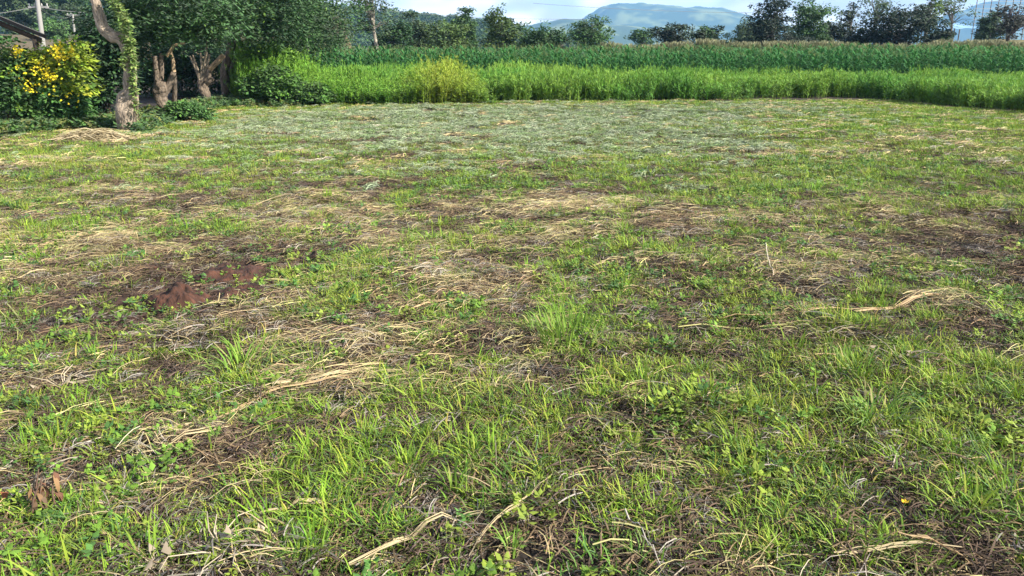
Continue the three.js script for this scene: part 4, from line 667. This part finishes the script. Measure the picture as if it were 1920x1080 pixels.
// dry bank, blue-roofed shelter and trellis at the far right
{
  const g = new GB(), N = 40, c0 = at(1850, 70, 70); for (let j = 0; j <= 10; j++) for (let i = 0; i <= N; i++) { const u = i / N * 2 - 1, v = j / 10 * 2 - 1, x = c0[0] + 3 + u * 14, z = -70 + v * -8, n = fbm(x * .5, z * .5, 3); g.v(x, Math.max(-.3, 2.6 * (1 - Math.pow(Math.abs(u), 2.5)) * (1 - v * v) + n * .4 - .3), z, mixc([0.28, 0.21, 0.10], [0.16, 0.17, 0.06], n), x / 1.6, z / 1.6); }
  for (let j = 0; j < 10; j++) for (let i = 0; i < N; i++) { const a = j * (N + 1) + i; g.i.push(a, a + 1, a + N + 2, a, a + N + 2, a + N + 1); }
  place(g.build('dry_bank', M.soil), 'dry_bank', 'tan grassy bank beyond the maize', 'bank', null, 'structure');
  const D = 92, a = at(1762, 56, D), b = at(1832, 40, D), o = thing('shelter', 'low shelter roofed with light blue tarpaulin beyond the maize', 'shelter', [(a[0] + b[0]) / 2, 0, -D]), hw = (b[0] - a[0]) / 2, tp = new GB(), K = 14;
  for (let i = 0; i <= K; i++) for (let j = 0; j <= 4; j++) { const x = lerp(-hw, hw, i / K), z = 0.5 - j * 1.2, y = lerp(at(1797, 53, D)[1], at(1797, 42, D)[1], j / 4) + (b[1] - a[1]) * .22 * (i / K - .5) - .09 * Math.sin(i / K * Math.PI * 3) ** 2; tp.v(x, y, z, [0.22, 0.40, 0.62]); }
  for (let i = 0; i < K; i++) for (let j = 0; j < 4; j++) { const q = i * 5 + j; tp.i.push(q, q + 5, q + 6, q, q + 6, q + 1); }
  tp.build('tarpaulin', new THREE.MeshStandardMaterial({ color: 0xffffff, vertexColors: true, roughness: .5, side: THREE.DoubleSide }), o);
  for (const x of [-hw + .1, 0, hw - .1]) for (const z of [.4, -4.2]) { const q = new GB(); q.tube([[x, -.2, z], [x, (z > 0 ? at(1797, 53, D)[1] : at(1797, 42, D)[1]) - .12, z]], [.07, .06], 6, [0.2, 0.16, 0.12]); q.build('post', M.bark, o); }
  const T = 84, l = at(1822, 40, T), rr = at(2010, 40, T), tr = thing('trellis', 'tall post-and-wire trellis rising over the dry bank', 'trellis', [l[0], 0, -T]), len = rr[0] - l[0], top = at(1900, -12, T)[1];
  const xs = []; for (let px = 1826; px < 2010; px += 13.5) xs.push(at(px, 40, T)[0] - l[0]);
  for (const x of xs) { const q = new GB(); q.tube([[x, -.3, 0], [x + .03, top * .5, 0], [x, top, 0]], [.045, .04, .04], 6, [0.24, 0.23, 0.22]); q.build('post', M.bark, tr); }
  for (let k = 0; k < 7; k++) { const y = at(1900, 2 + k * 7, T)[1], q = new GB(); q.tube([[0, y, .08], [len * .5, y - .05, .08], [len, y, .08]], [.018, .018, .018], 4, [0.4, 0.4, 0.42]); q.build('wire', M.concrete, tr); }
}

// ---------------------------------------------------------------- wooded hill and mountains
function ridge(name, label, D, depth, prof, colour, rough, seed, kind = 'structure') {
  const g = new GB(), N = 220, J = 40; prof = prof.map(([x, y]) => { const p = at(x, y, D); return [p[0], p[1]]; });
  const top = (x) => { if (x <= prof[0][0]) return prof[0][1]; for (let k = 1; k < prof.length; k++) if (x < prof[k][0]) { const t = (x - prof[k - 1][0]) / (prof[k][0] - prof[k - 1][0]); return lerp(prof[k - 1][1], prof[k][1], t * t * (3 - 2 * t)); } return prof[prof.length - 1][1]; };
  const x0 = prof[0][0], x1 = prof[prof.length - 1][0], hgt = [];
  for (let j = 0; j <= J; j++) for (let i = 0; i <= N; i++) {
    const u = i / N, t = j / J, x = lerp(x0, x1, u), z = -D + depth * (.75 - t), f = t < .75 ? Math.pow(smooth(-.1, .75, t), .9) : 1 - (t - .75) * 1.2;
    const sc = 7.5 / depth, spur = fbm(x * sc + seed, z * sc, 5) - .5, y = top(x) * f * (1 + rough * spur * (t < .74 ? 1 : .15)) - (j === 0 ? top(x) * .05 : 0);
    g.v(x, Math.max(-2, y), z, colour(x, z, fbm(x * sc * 2 + 30, z * sc * 2 + seed, 5)), x / 40, z / 40);
  }
  for (let j = 0; j < J; j++) for (let i = 0; i < N; i++) { const a = j * (N + 1) + i; g.i.push(a, a + 1, a + N + 2, a, a + N + 2, a + N + 1); }
  place(g.build(name, M.matte), name, label, 'hill', null, kind);
  return (x, t) => top(x) * (t < .75 ? Math.pow(smooth(-.1, .75, t), .9) : 1);
}
{
  const HD = 520, hill = ridge('wooded_hill', 'hill covered with trees behind the hedge', HD, 260, [[-900, -50], [-300, -40], [200, -35], [480, -5], [640, 24], [740, 34], [800, 40], [870, 47], [950, 58], [1000, 76], [1060, 92], [1130, 100]], (x, z, n) => mixc([0.035, 0.075, 0.03], [0.075, 0.12, 0.04], n), .12, 5);
  const geos = [0, 1, 2, 3].map((k) => { const h = crown('c', 4000 + k, [[0, 3.2, 0, 3, 2.4, 3], [1.5, 4.5, .5, 1.8, 1.4, 1.8], [-1.4, 4, -.6, 2, 1.5, 2]], { clusters: 26, leaves: 16, size: 1.1, spread: 1.1, colours: [[1, 1, 1], [.8, .85, .8], [1.15, 1.1, .9]], aspect: .4 }, null); return h.geometry; }), r = rngOf(91), list = [];
  for (let n = 0; n < 5200; n++) { const t = .08 + r() * .72, px = lerp(-250, 1080, r()), z = -HD + 260 * (.75 - t), p = at(px, 60, HD), x = p[0], y = hill(x, t) * .98 - 1.2; if (y < .2) continue; const s = .5 + r() * .5, k = .7 + r() * .6; list.push([x, y, z, r() * 6.28, s, s * (.8 + .5 * r()), mixc([0.045, 0.10, 0.035], [0.085, 0.15, 0.05], r()).map((v) => v * k)]); }
  scatter('hill_wood', 'far-off wood covering the hill', 'wood', geos, M.leaf, list);
  const mcol = (x, z, n) => { const p = smooth(.52, .66, n); return mixc([0.035, 0.07, 0.03], [0.17, 0.21, 0.08], p); };
  ridge('foothill', 'low bluish foothill at the left foot of the mountain', 2400, 900, [[700, 80], [900, 62], [985, 50], [1020, 43], [1060, 36], [1100, 37], [1150, 48], [1250, 62], [1400, 80]], mcol, .2, 9);
  ridge('mountain', 'hazy blue flat-topped mountain on the horizon', 3600, 1000, [[800, 90], [960, 75], [1040, 55], [1085, 40], [1105, 26], [1128, 12], [1150, 7], [1185, 9], [1220, 12], [1270, 14], [1330, 15], [1362, 21], [1395, 27], [1425, 40], [1470, 58], [1540, 74], [1640, 72], [1720, 52], [1790, 24], [1850, 4], [1930, -14], [2100, -40], [2500, -30]], mcol, .34, 23);
}

renderer.render(scene, camera);
